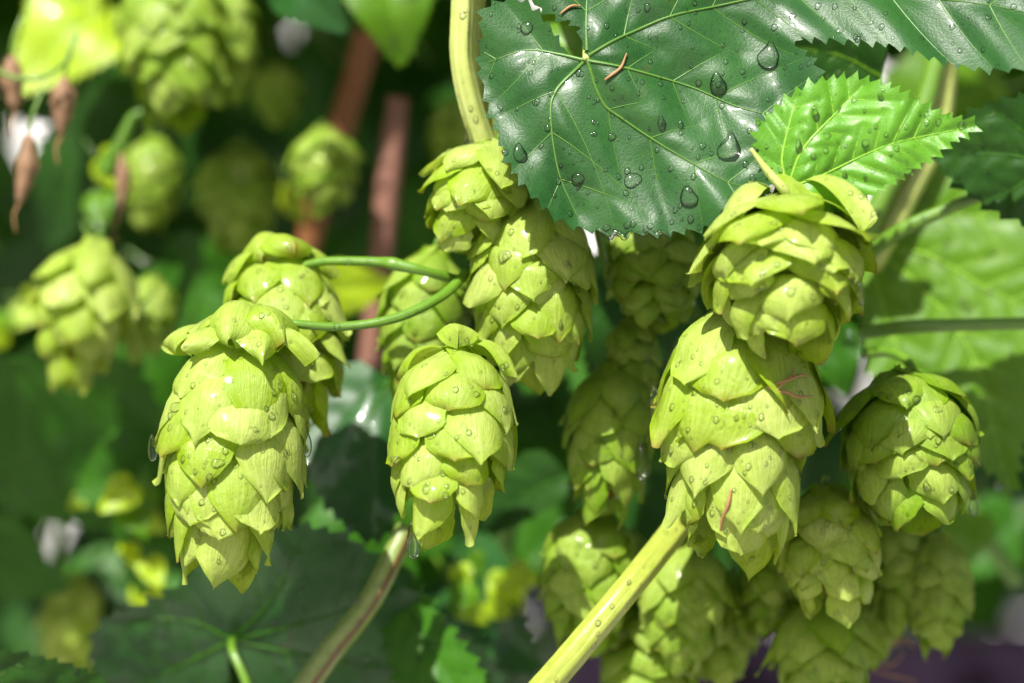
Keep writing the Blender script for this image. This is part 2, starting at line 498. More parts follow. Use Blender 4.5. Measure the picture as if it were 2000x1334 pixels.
def cone(label, top, tip, wpx, Y, phi=0.0, lenf=1.0, m='bract', seed=0, rows=7, per=6, skirt=0, flare0=0.0, ruffle=0, rufdrop=0.17, rufreach=1.0, spin=0.0, stalk=None, pointy=0.62, group=None, bsize=1.0, loose=0.06, cat='hop cone'):
    rs = np.random.default_rng(1000 + seed)
    k = (FOC + Y) / FOC / PPM
    a = P(top[0], top[1], Y)
    d2 = Vector(((tip[0] - top[0]), -(tip[1] - top[1]), 0))
    L = d2.length * k * lenf
    d2.normalize()
    ax = (RIGHT * d2.x + UP * d2.y) * math.cos(phi) - FWD * math.sin(phi)
    ax.normalize()
    side = ax.cross(FWD).normalized()
    ey = ax.cross(side).normalized()
    root = empty('hop_cone', frame(a, side, ey, ax))
    tag(root, label, cat, group or 'hop cones hanging on the vine')
    R = wpx * k * 0.5 / 1.14
    mat = M[m]

    def add(pv):
        o = mesh_obj('bract', pv, BF, mat, root, uv=BUV)
        BVHSRC.append(o)
    v, f, uv = tube_data([(0, 0, -0.02 * L), (0, 0, 0.4 * L), (0, 0, 0.86 * L)], [R * 0.25, R * 0.60, R * 0.14], sides=8, n=3)
    mesh_obj('spindle', v, f, M['bract_green'], root, uv=uv)
    for i in range(rows):
        t = -0.03 + 0.76 * (i / (rows - 1)) ** 0.95
        er = float(envr(t + 0.20))
        n = per
        if i >= rows - 2: n = max(4, per - 1)
        if i == rows - 1: n = 3
        for j in range(n):
            th = spin + (j + 0.5 * (i % 2)) * 2 * math.pi / n + (rs.random() - 0.5) * 0.26
            pt = rs.random() < pointy
            if 0 < i < rows - 1 and rs.random() < 0.035: continue      # one that has dropped off
            Lb = (0.42 if pt else 0.33) * (1 - 0.20 * i / rows) * (0.84 + 0.30 * rs.random()) * bsize
            wb = 2 * math.pi * R * er / n * (0.53 + 0.12 * rs.random()) * bsize
            wb = max(wb, R * 0.30)
            fl = loose * 2.6 * (rs.random() - 0.22)
            if rs.random() < 0.13: fl += 0.16 + 0.16 * rs.random()
            if i < skirt:
                fl += flare0 * (0.6 + 0.7 * rs.random())
                Lb *= 1.10
            add(bract_verts(R, L, t + (rs.random() - 0.5) * 0.04, th, Lb, wb, 'point' if pt else 'round', fl, rs.random(8)))
            # the rounder bracteole under it, peeping out below one side
            if pt and i < rows - 1 and rs.random() < 0.75:
                add(bract_verts(R, L, t + 0.045 + 0.04 * rs.random(), th + (0.5 if rs.random() < 0.5 else -0.5) * wb / R * (0.6 + 0.5 * rs.random()), Lb * 0.84, wb * 0.72, 'round', fl * 0.3, rs.random(8), -0.045))
    for j in range(ruffle):
        tier = j % 2
        th = spin + j * 2 * math.pi / ruffle + (rs.random() - 0.5) * 0.7
        add(flap_verts(R, L, (-0.10 if tier else -0.02) + 0.04 * rs.random(), th, R * rufreach * (0.62 if tier else 0.98) * (0.8 + 0.35 * rs.random()), L * rufdrop * (0.6 + 0.8 * rs.random()), R * (0.34 + 0.16 * rs.random()), rs.random(8), 'round' if rs.random() < (0.65 if rufdrop < 0.2 else 0.2) else 'point'))
    if stalk is not None:
        inv = root.matrix_world.inverted()
        pts = [np.array((0, 0, 0.06 * L))] + [np.array(inv @ P(*q)) for q in stalk[:-1]]
        tube('stalk', pts, [stalk[-1] * k * 0.5] * 2, M['stem_green'], root, sides=10, n=8)
    else:
        tube('stalk', [(0, 0, 0.06 * L), (0, 0, -0.04 * L), (R * 0.06, R * 0.10, -0.10 * L)], [R * 0.10, R * 0.08, R * 0.075], M['stem_green'], root, sides=8, n=3)
    return root


CONES = [
    # the sharp ones in front
    dict(label='long sharp yellow-green hop cone at left in front, ruffled bracts on top', top=(480, 668), tip=(432, 1122), wpx=300, Y=-0.004, phi=0.16, seed=1, rows=8, per=6, ruffle=12, rufdrop=0.10, rufreach=1.22, spin=0.3, stalk=[(486, 644, -0.006), (506, 640, -0.006), 17]),
    dict(label='round-shouldered hop cone at left, tucked behind the long ruffled one', top=(535, 508), tip=(592, 850), wpx=250, Y=0.016, phi=0.30, seed=2, rows=6, per=6, ruffle=7, spin=0.9, stalk=[(572, 512, 0.012), (590, 519, 0.010), 15]),
    dict(label='sharp hop cone in the centre hanging below the two thin curved stalks', top=(895, 690), tip=(862, 1068), wpx=255, Y=-0.006, phi=0.34, seed=3, rows=7, per=6, spin=0.1, ruffle=4, loose=0.05),
    dict(label='hop cone at centre half shaded under the big dark leaf', top=(1042, 400), tip=(1042, 750), wpx=254, Y=0.006, phi=0.05, seed=4, rows=7, per=6, spin=0.6),
    dict(label='crumpled small hop cone at the end of the thick pale stem', top=(968, 285), tip=(905, 500), wpx=212, Y=0.006, phi=0.1, seed=5, rows=5, per=6, skirt=2, flare0=0.16, loose=0.12, spin=0.2),
    dict(label='soft-focus hop cone behind the two thin curved stalks', top=(848, 495), tip=(800, 780), wpx=178, Y=0.024, phi=0.1, m='bract_green', seed=6, rows=6, per=6, skirt=1, flare0=0.3, spin=0.5),
    dict(label='shaded hop cone under the lower edge of the big dark leaf', top=(1265, 430), tip=(1292, 640), wpx=205, Y=0.018, phi=0.1, m='bract_green', seed=7, rows=5, per=6, spin=0.4),
    dict(label='narrow little hop cone squeezed between larger ones at centre right', top=(1232, 625), tip=(1240, 800), wpx=112, Y=0.02, m='bract_green', seed=8, rows=5, per=6, spin=0.8),
    dict(label='soft-focus hop cone left of the biggest right-hand cone, its top in shade', top=(1200, 715), tip=(1182, 1015), wpx=182, Y=0.018, m='bract_green', seed=9, rows=7, per=6, spin=0.3),
    dict(label='biggest pale hop cone at right with a brown thread on its front', top=(1455, 600), tip=(1430, 1090), wpx=325, Y=-0.006, phi=0.12, seed=10, rows=8, per=6, skirt=2, flare0=0.12, spin=0.15),
    dict(label='pale open hop cone at upper right pointing at the viewer under the small leaf', top=(1520, 398), tip=(1535, 660), wpx=335, Y=-0.013, phi=0.42, lenf=1.18, seed=11, rows=6, per=6, ruffle=7, rufdrop=0.42, skirt=2, flare0=0.36, spin=0.45, pointy=0.85, loose=0.12),
    dict(label='green hop cone at far right hanging from a bent stalk with wet white rim', top=(1755, 738), tip=(1790, 1035), wpx=280, Y=0.008, phi=0.35, m='bract_green', seed=12, rows=7, per=6, skirt=1, flare0=0.2, spin=0.7, stalk=[(1784, 735, 0.014), (1770, 704, 0.018), (1735, 688, 0.022), (1690, 690, 0.026), 20]),
    dict(label='hop cone with one pale square bract below the far right cone', top=(1610, 955), tip=(1630, 1208), wpx=208, Y=0.01, phi=0.15, m='bract', seed=13, rows=6, per=6, spin=0.2),
    dict(label='hop cone cut by the bottom edge at right, above the plum fence', top=(1605, 1165), tip=(1612, 1400), wpx=205, Y=0.022, m='bract_green', seed=14, rows=6, per=6, skirt=2, flare0=0.3, spin=0.5),
    dict(label='blurred hop cone left of the thick diagonal stem at the bottom', top=(1160, 1000), tip=(1140, 1270), wpx=205, Y=0.026, m='bract_green', seed=15, rows=6, per=6, spin=0.1),
    dict(label='blurred dim hop cone right behind the thick diagonal stem', top=(1345, 1060), tip=(1330, 1300), wpx=185, Y=0.026, m='bract_green', seed=16, rows=6, per=6, skirt=2, flare0=0.25, spin=0.9),
    dict(label='blurred hop cone cut by the bottom edge beside the thick diagonal stem', top=(1275, 1180), tip=(1270, 1420), wpx=205, Y=0.034, m='bract_green', seed=17, rows=6, per=6, skirt=1, flare0=0.3, spin=0.6),
    dict(label='blurred hop cone with a white lit edge at far lower right', top=(1835, 1050), tip=(1830, 1275), wpx=140, Y=0.03, m='bract_green', seed=18, rows=6, per=6, spin=0.6),
    dict(label='dim blurred hop cone between the two lower right cones', top=(1752, 1020), tip=(1755, 1225), wpx=130, Y=0.032, m='bract_green', seed=19, rows=5, per=6, spin=0.1),
    dict(label='dim blurred hop cone just left of the pale square-bract cone', top=(1515, 1060), tip=(1500, 1235), wpx=125, Y=0.028, m='bract_green', seed=20, rows=5, per=6, spin=0.4),
    dict(label='dim hop cone filling the gap between the thick diagonal stem and the blurred lower cone', top=(1232, 1050), tip=(1225, 1240), wpx=130, Y=0.045, m='bract_green', seed=31, rows=6, per=6, spin=0.3),
    dict(label='hop cone peeping out below the biggest right cone', top=(1425, 1130), tip=(1405, 1330), wpx=150, Y=0.036, m='bract_green', seed=32, rows=6, per=6, skirt=1, flare0=0.2, spin=0.6),
    dict(label='hop cone lowest at right beside the cone cut by the bottom edge', top=(1690, 1130), tip=(1690, 1300), wpx=130, Y=0.038, m='bract_green', seed=33, rows=6, per=6, spin=0.1),
    # out of focus behind
    dict(label='blurred hop cone with pale patches standing at the left edge', top=(190, 480), tip=(138, 740), wpx=195, Y=0.062, phi=0.1, m='bract', seed=21, rows=5, per=6, skirt=2, flare0=0.25, spin=0.4),
    dict(label='small blurred hop cone just right of the one at the left edge', top=(302, 545), tip=(270, 700), wpx=120, Y=0.075, m='bract_green', seed=22, rows=5, per=6, skirt=2, flare0=0.2),
    dict(label='large blurred hop cone cut by the top edge at upper left', top=(315, -60), tip=(375, 245), wpx=225, Y=0.075, phi=0.1, m='bract_green', seed=23, rows=7, per=6, spin=0.2),
    dict(label='dark narrow blurred hop cone alongside the large one at the top edge', top=(450, -20), tip=(452, 200), wpx=110, Y=0.09, m='bract_green', seed=24, rows=6, per=6),
    dict(label='dark blurred hop cone in shade left of the orange stick', top=(468, 285), tip=(462, 490), wpx=165, Y=0.10, m='bract_green', seed=25, rows=6, per=6, spin=0.3),
    dict(label='blurred hop cone in front of the lower end of the orange stick', top=(628, 255), tip=(640, 415), wpx=140, Y=0.088, m='bract_green', seed=26, rows=5, per=6, skirt=1, flare0=0.3),
    dict(label='faint blurred hop cone left of the top of the orange stick', top=(540, 130), tip=(545, 240), wpx=105, Y=0.13, m='bract_green', seed=27, rows=5, per=6),
    dict(label='dark blurred hop cone under the large top-left cone', top=(300, 275), tip=(290, 440), wpx=130, Y=0.12, m='bract_green', seed=28, rows=5, per=6),
    dict(label='yellowish blurred hop cone at the lower left edge', top=(150, 1130), tip=(125, 1345), wpx=130, Y=0.11, m='bract', seed=29, rows=5, per=6),
    dict(label='blurred hop cone right of the pink brown stick at the top', top=(890, 200), tip=(872, 330), wpx=95, Y=0.12, m='bract_green', seed=30, rows=5, per=6),
]
CROOT = {}
for c in CONES:
    c = dict(c)
    CROOT[c['seed']] = cone(**c)

# ------------------------------------------------------------------ leaves
def inside(poly, pts):
    x, y = pts[:, 0], pts[:, 1]
    res = np.zeros(len(pts), bool)
    n = len(poly)
    j = n - 1
    for i in range(n):
        xi, yi = poly[i]; xj, yj = poly[j]
        c = ((yi > y) != (yj > y)) & (x < (xj - xi) * (y - yi) / (yj - yi + 1e-15) + xi)
        res ^= c
        j = i
    return res


def seg_dist(pts, lines):
    d = np.full(len(pts), 1e9)
    for ln in lines:
        for a, b in zip(ln[:-1], ln[1:]):
            ab = b - a
            t = np.clip(((pts - a) @ ab) / (ab @ ab + 1e-15), 0, 1)
            q = a + t[:, None] * ab
            d = np.minimum(d, np.hypot(*(pts - q).T))
    return d


def serrate(poly, base, tooth, depth, rs, smooth_from=0.0):
    """poly: dense closed outline; put forward-leaning teeth along it"""
    d = np.r_[0, np.cumsum(np.hypot(*np.diff(np.vstack([poly, poly[:1]]), axis=0).T))]
    tot = d[-1]
    P2 = np.vstack([poly, poly[:1]])
    area = 0.5 * np.sum(P2[:-1, 0] * P2[1:, 1] - P2[1:, 0] * P2[:-1, 1])
    sg = 1 if area > 0 else -1
    at = lambda s: np.array([np.interp(s % tot, d, P2[:, 0]), np.interp(s % tot, d, P2[:, 1])])
    out = []
    s = 0.0
    while s < tot - tooth * 0.4:
        ln = tooth * (0.75 + 0.5 * rs.random())
        p0, p1 = at(s), at(s + ln)
        t = p1 - p0
        t = t / (np.linalg.norm(t) + 1e-12)
        nrm = np.array([t[1], -t[0]]) * sg
        fw = 1 if np.linalg.norm(p1 - base) > np.linalg.norm(p0 - base) else -1
        pk = 0.5 + 0.32 * fw
        dp = depth * (0.7 + 0.6 * rs.random()) * min(1.0, np.linalg.norm(p0 - base) / (tooth * 3 + 1e-9))
        out.append(p0)
        for q, h in (((pk * 0.5), 0.42), (pk, 1.0), (pk + (1 - pk) * 0.5, 0.30)) if fw > 0 else (((pk * 0.5), 0.30), (pk, 1.0), (pk + (1 - pk) * 0.5, 0.42)):
            out.append(at(s + ln * q) + nrm * dp * h)
        s += ln
    return np.array(out)


def blade_build(poly, mains, base, spacing, tooth, tdepth, rs, secs=True, sec_gap=0.008):
    """2-D work: serrated outline, interior points, secondary veins"""
    dense = catmull(list(poly) + [poly[0]], 8)[:-1][:, :2]
    out = serrate(dense, base, tooth, tdepth, rs)
    lo, hi = out.min(0), out.max(0)
    gx = np.arange(lo[0], hi[0], spacing)
    gy = np.arange(lo[1], hi[1], spacing * 0.87)
    X, Yg = np.meshgrid(gx, gy)
    X = X + (np.arange(len(gy)) % 2)[:, None] * spacing * 0.5
    pts = np.stack([X.ravel(), Yg.ravel()], 1) + (rs.random((X.size, 2)) - 0.5) * spacing * 0.25
    pts = pts[inside(out, pts)]
    pts = pts[seg_dist(pts, [np.vstack([out, out[:1]])]) > spacing * 0.4]
    allp = np.vstack([out, pts])
    n = len(out)
    ed = [(i, (i + 1) % n) for i in range(n)]
    vs, es, fs, *_ = delaunay_2d_cdt([Vector(p) for p in allp], ed, [], 1, 1e-9)
    vs = np.array([tuple(v) for v in vs])
    cen = np.array([vs[list(f)].mean(0) for f in fs])
    ins = inside(out, cen)
    fs = [f for f, k in zip(fs, ins) if k]
    seclines = []
    if secs:
        dm = [catmull(mn, 8)[:, :2] for mn in mains]
        for mi, ln in enumerate(dm):
            dist = np.r_[0, np.cumsum(np.hypot(*np.diff(ln, axis=0).T))]
            s = sec_gap * (0.9 if mi else 1.2)
            sidek = 0
            while s < dist[-1] * 0.93:
                p = np.array([np.interp(s, dist, ln[:, 0]), np.interp(s, dist, ln[:, 1])])
                q = np.array([np.interp(min(s + sec_gap * 0.4, dist[-1]), dist, ln[:, 0]), np.interp(min(s + sec_gap * 0.4, dist[-1]), dist, ln[:, 1])])
                t = (q - p) / (np.linalg.norm(q - p) + 1e-12)
                for sg in (1, -1):
                    an = sg * rad(48 + 8 * rs.random())
                    dr = np.array([t[0] * math.cos(an) - t[1] * math.sin(an), t[0] * math.sin(an) + t[1] * math.cos(an)])
                    cur = p.copy(); pl = [cur.copy()]
                    step = spacing * 1.3
                    for _ in range(80):
                        an2 = -sg * 0.011
                        dr = np.array([dr[0] * math.cos(an2) - dr[1] * math.sin(an2), dr[0] * math.sin(an2) + dr[1] * math.cos(an2)])
                        nx = cur + dr * step
                        if not inside(out, nx[None])[0]: break
                        own = seg_dist(nx[None], [ln])[0]
                        oth = min([seg_dist(nx[None], [o])[0] for k, o in enumerate(dm) if k != mi] or [1e9])
                        if oth < own * 0.92 and len(pl) > 2: break
                        cur = nx
                        pl.append(cur.copy())
                    if len(pl) >= 4: seclines.append(np.array(pl))
                s += sec_gap * (0.85 + 0.3 * rs.random())
    return out, vs, fs, [catmull(mn, 8)[:, :2] for mn in mains], seclines


def make_leaf(name, label, mw, poly, mains, base, zf, mat, veinm, spacing, tooth, tdepth, seed, vr=0.0006, secs=True, sec_gap=0.008, quilt=0.0006, persp=0.0, group=None, petiole=None, prad=0.001, veins3d=True, pm='stem_green', toward=True):
    rs = np.random.default_rng(seed)
    out, vs, fs, dm, sl = blade_build([np.array(p) for p in poly], mains, np.array(base), spacing, tooth, tdepth, rs, secs, sec_gap)
    lines = dm + sl

    def zz(p, relief=True):
        z = zf(p[:, 0], p[:, 1])
        if relief and quilt > 0:
            d = seg_dist(p, dm)
            d2 = seg_dist(p, sl) if sl else np.full(len(p), 1e9)
            gap = sec_gap * 0.5
            z = z + quilt * (1 - np.exp(-(np.minimum(d, d2) / (gap * 0.5)) ** 1.3)) + quilt * 0.8 * (1 - np.exp(-(d / (gap * 0.9)) ** 1.5))
        return z

    def to3(p, dz=0.0, relief=True):
        z = zz(p, relief) + dz
        q = np.column_stack([p, z])
        if persp: q[:, :2] *= (1 - z / persp)[:, None]
        return q
    root = empty(name, mw)
    tag(root, label, 'leaf', group)
    b = mesh_obj('blade', to3(vs), fs, mat, root)
    BVHSRC.append(b)
    if veins3d:
        for i, ln in enumerate(dm):
            q = to3(ln, vr * 0.15)
            tube('vein', list(q), [vr, vr * 0.75, vr * 0.45, vr * 0.2], veinm, b, sides=6, n=1, caps=False)
        for ln in sl:
            q = to3(ln, vr * 0.02)
            tube('vein', list(q), [vr * 0.40, vr * 0.28, vr * 0.10], veinm, b, sides=5, n=1, caps=False)
    if petiole is not None:
        inv = mw.inverted()
        pts = [np.array(to3(np.array([base]))[0])] + [np.array(inv @ p) for p in petiole]
        tube('petiole', pts, [prad, prad, prad * 1.1], M[pm], root, sides=10, n=8, ridge=0.05)
    return root


def traced_leaf(name, label, base, outline, veins, Y0, depthf, mat, veinm, seed, spacing=9, tooth=22, tdepth=10, sec_gap=75, vr=0.0005, petiole=None, prad=8, **kw):
    """outline and veins in photo pixels around the base; depthf(dx,dy [m, up positive]) = metres towards the viewer"""
    k = (FOC + Y0) / FOC / PPM
    conv = lambda p: np.array(((p[0] - base[0]) * k, -(p[1] - base[1]) * k))
    o = P(base[0], base[1], Y0)
    mw = frame(o, RIGHT, UP, -FWD)
    pet = [P(*q) for q in petiole] if petiole else None
    # keep the sideways position right after the blade leans: lines from the lens
    inv = mw.inverted()
    cl = inv @ CAMP

    def persp_zf(x, y):
        return depthf(x, y)
    return make_leaf(name, label, mw, [conv(p) for p in outline], [[conv(p) for p in v] for v in veins], (0.0, 0.0), persp_zf, mat, veinm, spacing * k, tooth * k, tdepth * k, seed, vr=vr, sec_gap=sec_gap * k, persp=FOC + Y0, petiole=pet, prad=prad * k, **kw)


px = 1.0 / PPM
# big dark leaf over the cones
def d_big(x, y):
    # leans forward towards its lower edge; right lobe lies flatter, its rim turned down
    w_ = 1 / (1 + np.exp(-(x - 0.036) / 0.007))
    sl = 0.20 + 0.40 * w_
    z = -sl * y
    z = z + 0.26 * np.clip(x - 0.030, 0, 1) - 0.18 * np.clip(-x - 0.006, 0, 1)
    z = z - 6.0 * np.clip(-y - 0.024, 0, 1) ** 2 * 4
    z = z + 0.0012 * np.sin(x * 170 + 1) * np.cos(y * 140) + 0.0006 * np.sin(x * 400 + y * 300)
    return z
traced_leaf('hop_leaf', 'big wet dark green lobed leaf over the cones along the top edge', (1145, 118),
    [(1120, 116), (1098, 95), (1068, 50), (1015, 0), (950, 16), (945, 70), (940, 120), (952, 185), (968, 240), (985, 295), (1010, 345), (1040, 385), (1075, 420), (1120, 445), (1190, 458), (1260, 460), (1320, 458), (1390, 445), (1450, 415), (1510, 360), (1550, 290), (1585, 215), (1598, 155), (1575, 118), (1552, 92), (1556, 74), (1620, 76), (1700, 84), (1770, 100), (1840, 126), (1910, 142), (1990, 150), (2070, 140), (2110, 80), (2070, 0), (1900, -40), (1600, -60), (1300, -70), (1180, -60), (1090, -35), (1048, 2), (1090, 30), (1130, 48), (1140, 90), (1152, 122), (1140, 128)],
    [[(1147, 120), (1175, 200), (1215, 235), (1310, 300), (1420, 365), (1490, 372)],
     [(1147, 120), (1240, 140), (1350, 170), (1450, 215), (1560, 240)],
     [(1150, 110), (1230, 65), (1350, 20), (1600, -20), (1900, 10), (2100, 60)],
     [(1140, 122), (1085, 180), (1075, 235), (1090, 340), (1125, 425)],
     [(1138, 118), (1090, 105), (1030, 96), (955, 118)],
     [(1146, 100), (1145, 40), (1150, -60)]],
    -0.010, d_big, M['leaf_dark'], M['vein'], 41, spacing=8, tooth=30, tdepth=13, sec_gap=88, vr=0.00032,
    petiole=[(1146, 80, -0.006), (1148, 20, 0.006), (1130, -80, 0.03)], prad=8, pm='stem_pale', quilt=0.0005)

# small fresh leaf
traced_leaf('hop_leaf', 'small fresh bright green toothed leaf above the open right cone', (1540, 368),
    [(1540, 368), (1518, 335), (1490, 300), (1482, 262), (1505, 228), (1545, 192), (1590, 165), (1640, 152), (1700, 158), (1750, 178), (1800, 205), (1850, 228), (1905, 246), (1862, 272), (1825, 300), (1770, 335), (1715, 368), (1665, 398), (1618, 414), (1580, 402)],
    [[(1540, 366), (1600, 345), (1740, 282), (1900, 247)],
     [(1540, 366), (1570, 290), (1640, 215), (1690, 165)],
     [(1540, 366), (1530, 310), (1545, 240), (1560, 190)]],
    -0.019, lambda x, y: -0.25 * y + 0.10 * x + 0.0008 * np.sin(x * 500) - 3 * (y - 0.010 - 0.25 * x) ** 2 * 4, M['leaf_fresh'], M['vein_lime'], 42, spacing=6, tooth=22, tdepth=15, sec_gap=42, vr=0.00028,
    petiole=[(1552, 385, -0.019), (1570, 410, -0.014), (1590, 450, 0.004)], prad=7, pm='stem_pale', quilt=0.0006)
stem('hop_bine', 'short hairy pale stub crossing the base of the small fresh leaf', 'bine', [(1466, 290, -0.021), (1500, 335, -0.021), (1535, 375, -0.021), (1558, 415, -0.016)], M['stem_pale'], [7, 16, 19, 15])

# sunlit leaf at right
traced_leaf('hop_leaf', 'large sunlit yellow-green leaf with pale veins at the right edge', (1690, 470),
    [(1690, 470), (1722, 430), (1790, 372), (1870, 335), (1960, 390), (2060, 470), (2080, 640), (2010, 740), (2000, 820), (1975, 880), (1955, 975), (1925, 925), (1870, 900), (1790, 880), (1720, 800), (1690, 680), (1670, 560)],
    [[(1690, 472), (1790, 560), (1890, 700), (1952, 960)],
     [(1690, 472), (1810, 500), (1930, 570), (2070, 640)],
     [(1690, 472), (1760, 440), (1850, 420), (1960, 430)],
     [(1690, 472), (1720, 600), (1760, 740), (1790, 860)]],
    0.050, lambda x, y: -0.20 * y + 0.1 * x, M['leaf_lit'], M['vein_lime'], 43, spacing=12, tooth=34, tdepth=15, sec_gap=62, vr=0.00042, quilt=0.0005)
# dark glossy leaf at right edge
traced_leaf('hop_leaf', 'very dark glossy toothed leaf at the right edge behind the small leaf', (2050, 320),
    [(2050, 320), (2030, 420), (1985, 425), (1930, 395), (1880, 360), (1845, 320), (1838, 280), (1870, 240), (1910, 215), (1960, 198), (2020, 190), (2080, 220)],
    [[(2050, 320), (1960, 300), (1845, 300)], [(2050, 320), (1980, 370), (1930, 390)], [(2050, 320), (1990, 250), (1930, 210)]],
    0.012, lambda x, y: 0.12 * y + 0.2 * x, M['leaf_shade'], M['leaf_mid'], 44, spacing=10, tooth=32, tdepth=14, sec_gap=50, vr=0.0003)
# big shaded leaf lower left
traced_leaf('hop_leaf', 'large dark scalloped leaf at the bottom left with droplets', (455, 1250),
    [(455, 1265), (400, 1400), (250, 1390), (185, 1310), (182, 1250), (215, 1205), (270, 1185), (330, 1160), (385, 1110), (450, 1060), (540, 1022), (620, 1015), (690, 1035), (750, 1090), (800, 1150), (860, 1210), (920, 1270), (965, 1340), (940, 1420), (700, 1440), (540, 1420)],
    [[(455, 1250), (540, 1160), (610, 1025)], [(455, 1250), (640, 1200), (780, 1150)], [(455, 1250), (700, 1300), (940, 1330)], [(455, 1250), (360, 1210), (220, 1215)], [(455, 1250), (340, 1310), (230, 1360)]],
    0.040, lambda x, y: 0.55 * y - 2.0 * x * x + 0.002 * np.sin(x * 110), M['leaf_dark'], M['leaf_mid'], 45, spacing=13, tooth=36, tdepth=16, sec_gap=70, vr=0.0005,
    petiole=[(453, 1255, 0.036), (456, 1275, 0.032), (480, 1330, 0.030), (500, 1400, 0.030)], prad=8)
traced_leaf('hop_leaf', 'shaded leaf with a grey wet streak between the left and centre cones', (760, 740),
    [(760, 740), (700, 708), (650, 730), (618, 800), (600, 880), (625, 950), (670, 1010), (720, 1045), (760, 1040), (785, 960), (792, 860), (785, 790)],
    [[(760, 740), (720, 850), (725, 1035)], [(760, 740), (680, 800), (625, 900)], [(760, 740), (775, 850), (770, 960)]],
    0.046, lambda x, y: -0.5 * y - 0.3 * np.abs(x + 0.003), M['leaf_dark'], M['leaf_mid'], 46, spacing=13, tooth=36, tdepth=13, sec_gap=60, vr=0.0004)
traced_leaf('hop_leaf', 'broad dark green leaf filling the left edge below the blurred cone', (20, 700),
    [(20, 700), (120, 650), (220, 690), (290, 770), (290, 860), (225, 930), (190, 1040), (120, 1020), (40, 1010), (-60, 960), (-90, 800), (-40, 690)],
    [[(20, 700), (120, 830), (200, 1050)], [(20, 700), (180, 760), (285, 830)], [(20, 700), (10, 850), (-20, 980)]],
    0.080, lambda x, y: 0.55 * y - 1.0 * x * x, M['leaf_mid'], M['leaf_mid'], 47, spacing=16, tooth=45, tdepth=16, sec_gap=90, vr=0.0004)
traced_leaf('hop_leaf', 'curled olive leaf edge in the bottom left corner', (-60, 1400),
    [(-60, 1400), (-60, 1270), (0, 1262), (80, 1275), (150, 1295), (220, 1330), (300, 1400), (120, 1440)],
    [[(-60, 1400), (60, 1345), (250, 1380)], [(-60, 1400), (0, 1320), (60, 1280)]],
    0.018, lambda x, y: 0.35 * y, M['leaf_shade'], M['vein'], 48, spacing=11, tooth=30, tdepth=9, sec_gap=50, vr=0.0003)
traced_leaf('hop_leaf', 'toothed green leaf running down from the red-streaked stem to the bottom', (760, 1090),
    [(760, 1090), (800, 1110), (840, 1170), (890, 1230), (950, 1300), (1000, 1370), (960, 1440), (820, 1400), (770, 1280), (745, 1180)],
    [[(760, 1090), (820, 1220), (960, 1420)]],
    0.044, lambda x, y: -0.4 * y + 0.5 * x, M['leaf_mid'], M['leaf_mid'], 49, spacing=12, tooth=32, tdepth=17, sec_gap=60, vr=0.0004)
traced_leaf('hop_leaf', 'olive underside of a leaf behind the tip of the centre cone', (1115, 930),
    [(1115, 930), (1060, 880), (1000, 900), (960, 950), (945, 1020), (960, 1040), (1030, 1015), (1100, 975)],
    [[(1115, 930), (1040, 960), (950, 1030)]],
    0.058, lambda x, y: 0.2 * x, M['leaf_shade'], M['leaf_mid'], 50, spacing=13, tooth=40, tdepth=5, sec_gap=40, vr=0.0004)
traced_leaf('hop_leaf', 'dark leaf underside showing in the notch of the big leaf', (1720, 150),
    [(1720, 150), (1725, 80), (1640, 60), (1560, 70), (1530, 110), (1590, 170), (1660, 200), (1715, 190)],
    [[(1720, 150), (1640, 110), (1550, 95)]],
    0.020, lambda x, y: 0.2 * y, M['leaf_shade'], M['leaf_lit'], 51, spacing=12, tooth=40, tdepth=3, sec_gap=45, vr=0.0004)

# generic hop leaves in the background ------------------------------------------------
OVATE = [(0, 0), (-0.22, -0.05), (-0.40, 0.10), (-0.42, 0.32), (-0.32, 0.58), (-0.15, 0.85), (0, 1.0), (0.15, 0.85), (0.32, 0.58), (0.42, 0.32), (0.40, 0.10), (0.22, -0.05)]
LOBED = [(0, 0), (-0.16, -0.14), (-0.38, -0.10), (-0.52, 0.12), (-0.60, 0.44), (-0.44, 0.50), (-0.27, 0.46), (-0.26, 0.66), (-0.16, 0.86), (0, 1.05), (0.16, 0.86), (0.26, 0.66), (0.27, 0.46), (0.44, 0.50), (0.60, 0.44), (0.52, 0.12), (0.38, -0.10), (0.16, -0.14)]
OV_V = [[(0, 0), (0, 0.5), (0, 0.97)], [(0, 0), (-0.2, 0.2), (-0.36, 0.45)], [(0, 0), (0.2, 0.2), (0.36, 0.45)]]
LO_V = [[(0, 0), (0, 0.5), (0, 1.0)], [(0, 0), (-0.3, 0.2), (-0.57, 0.42)], [(0, 0), (0.3, 0.2), (0.57, 0.42)]]


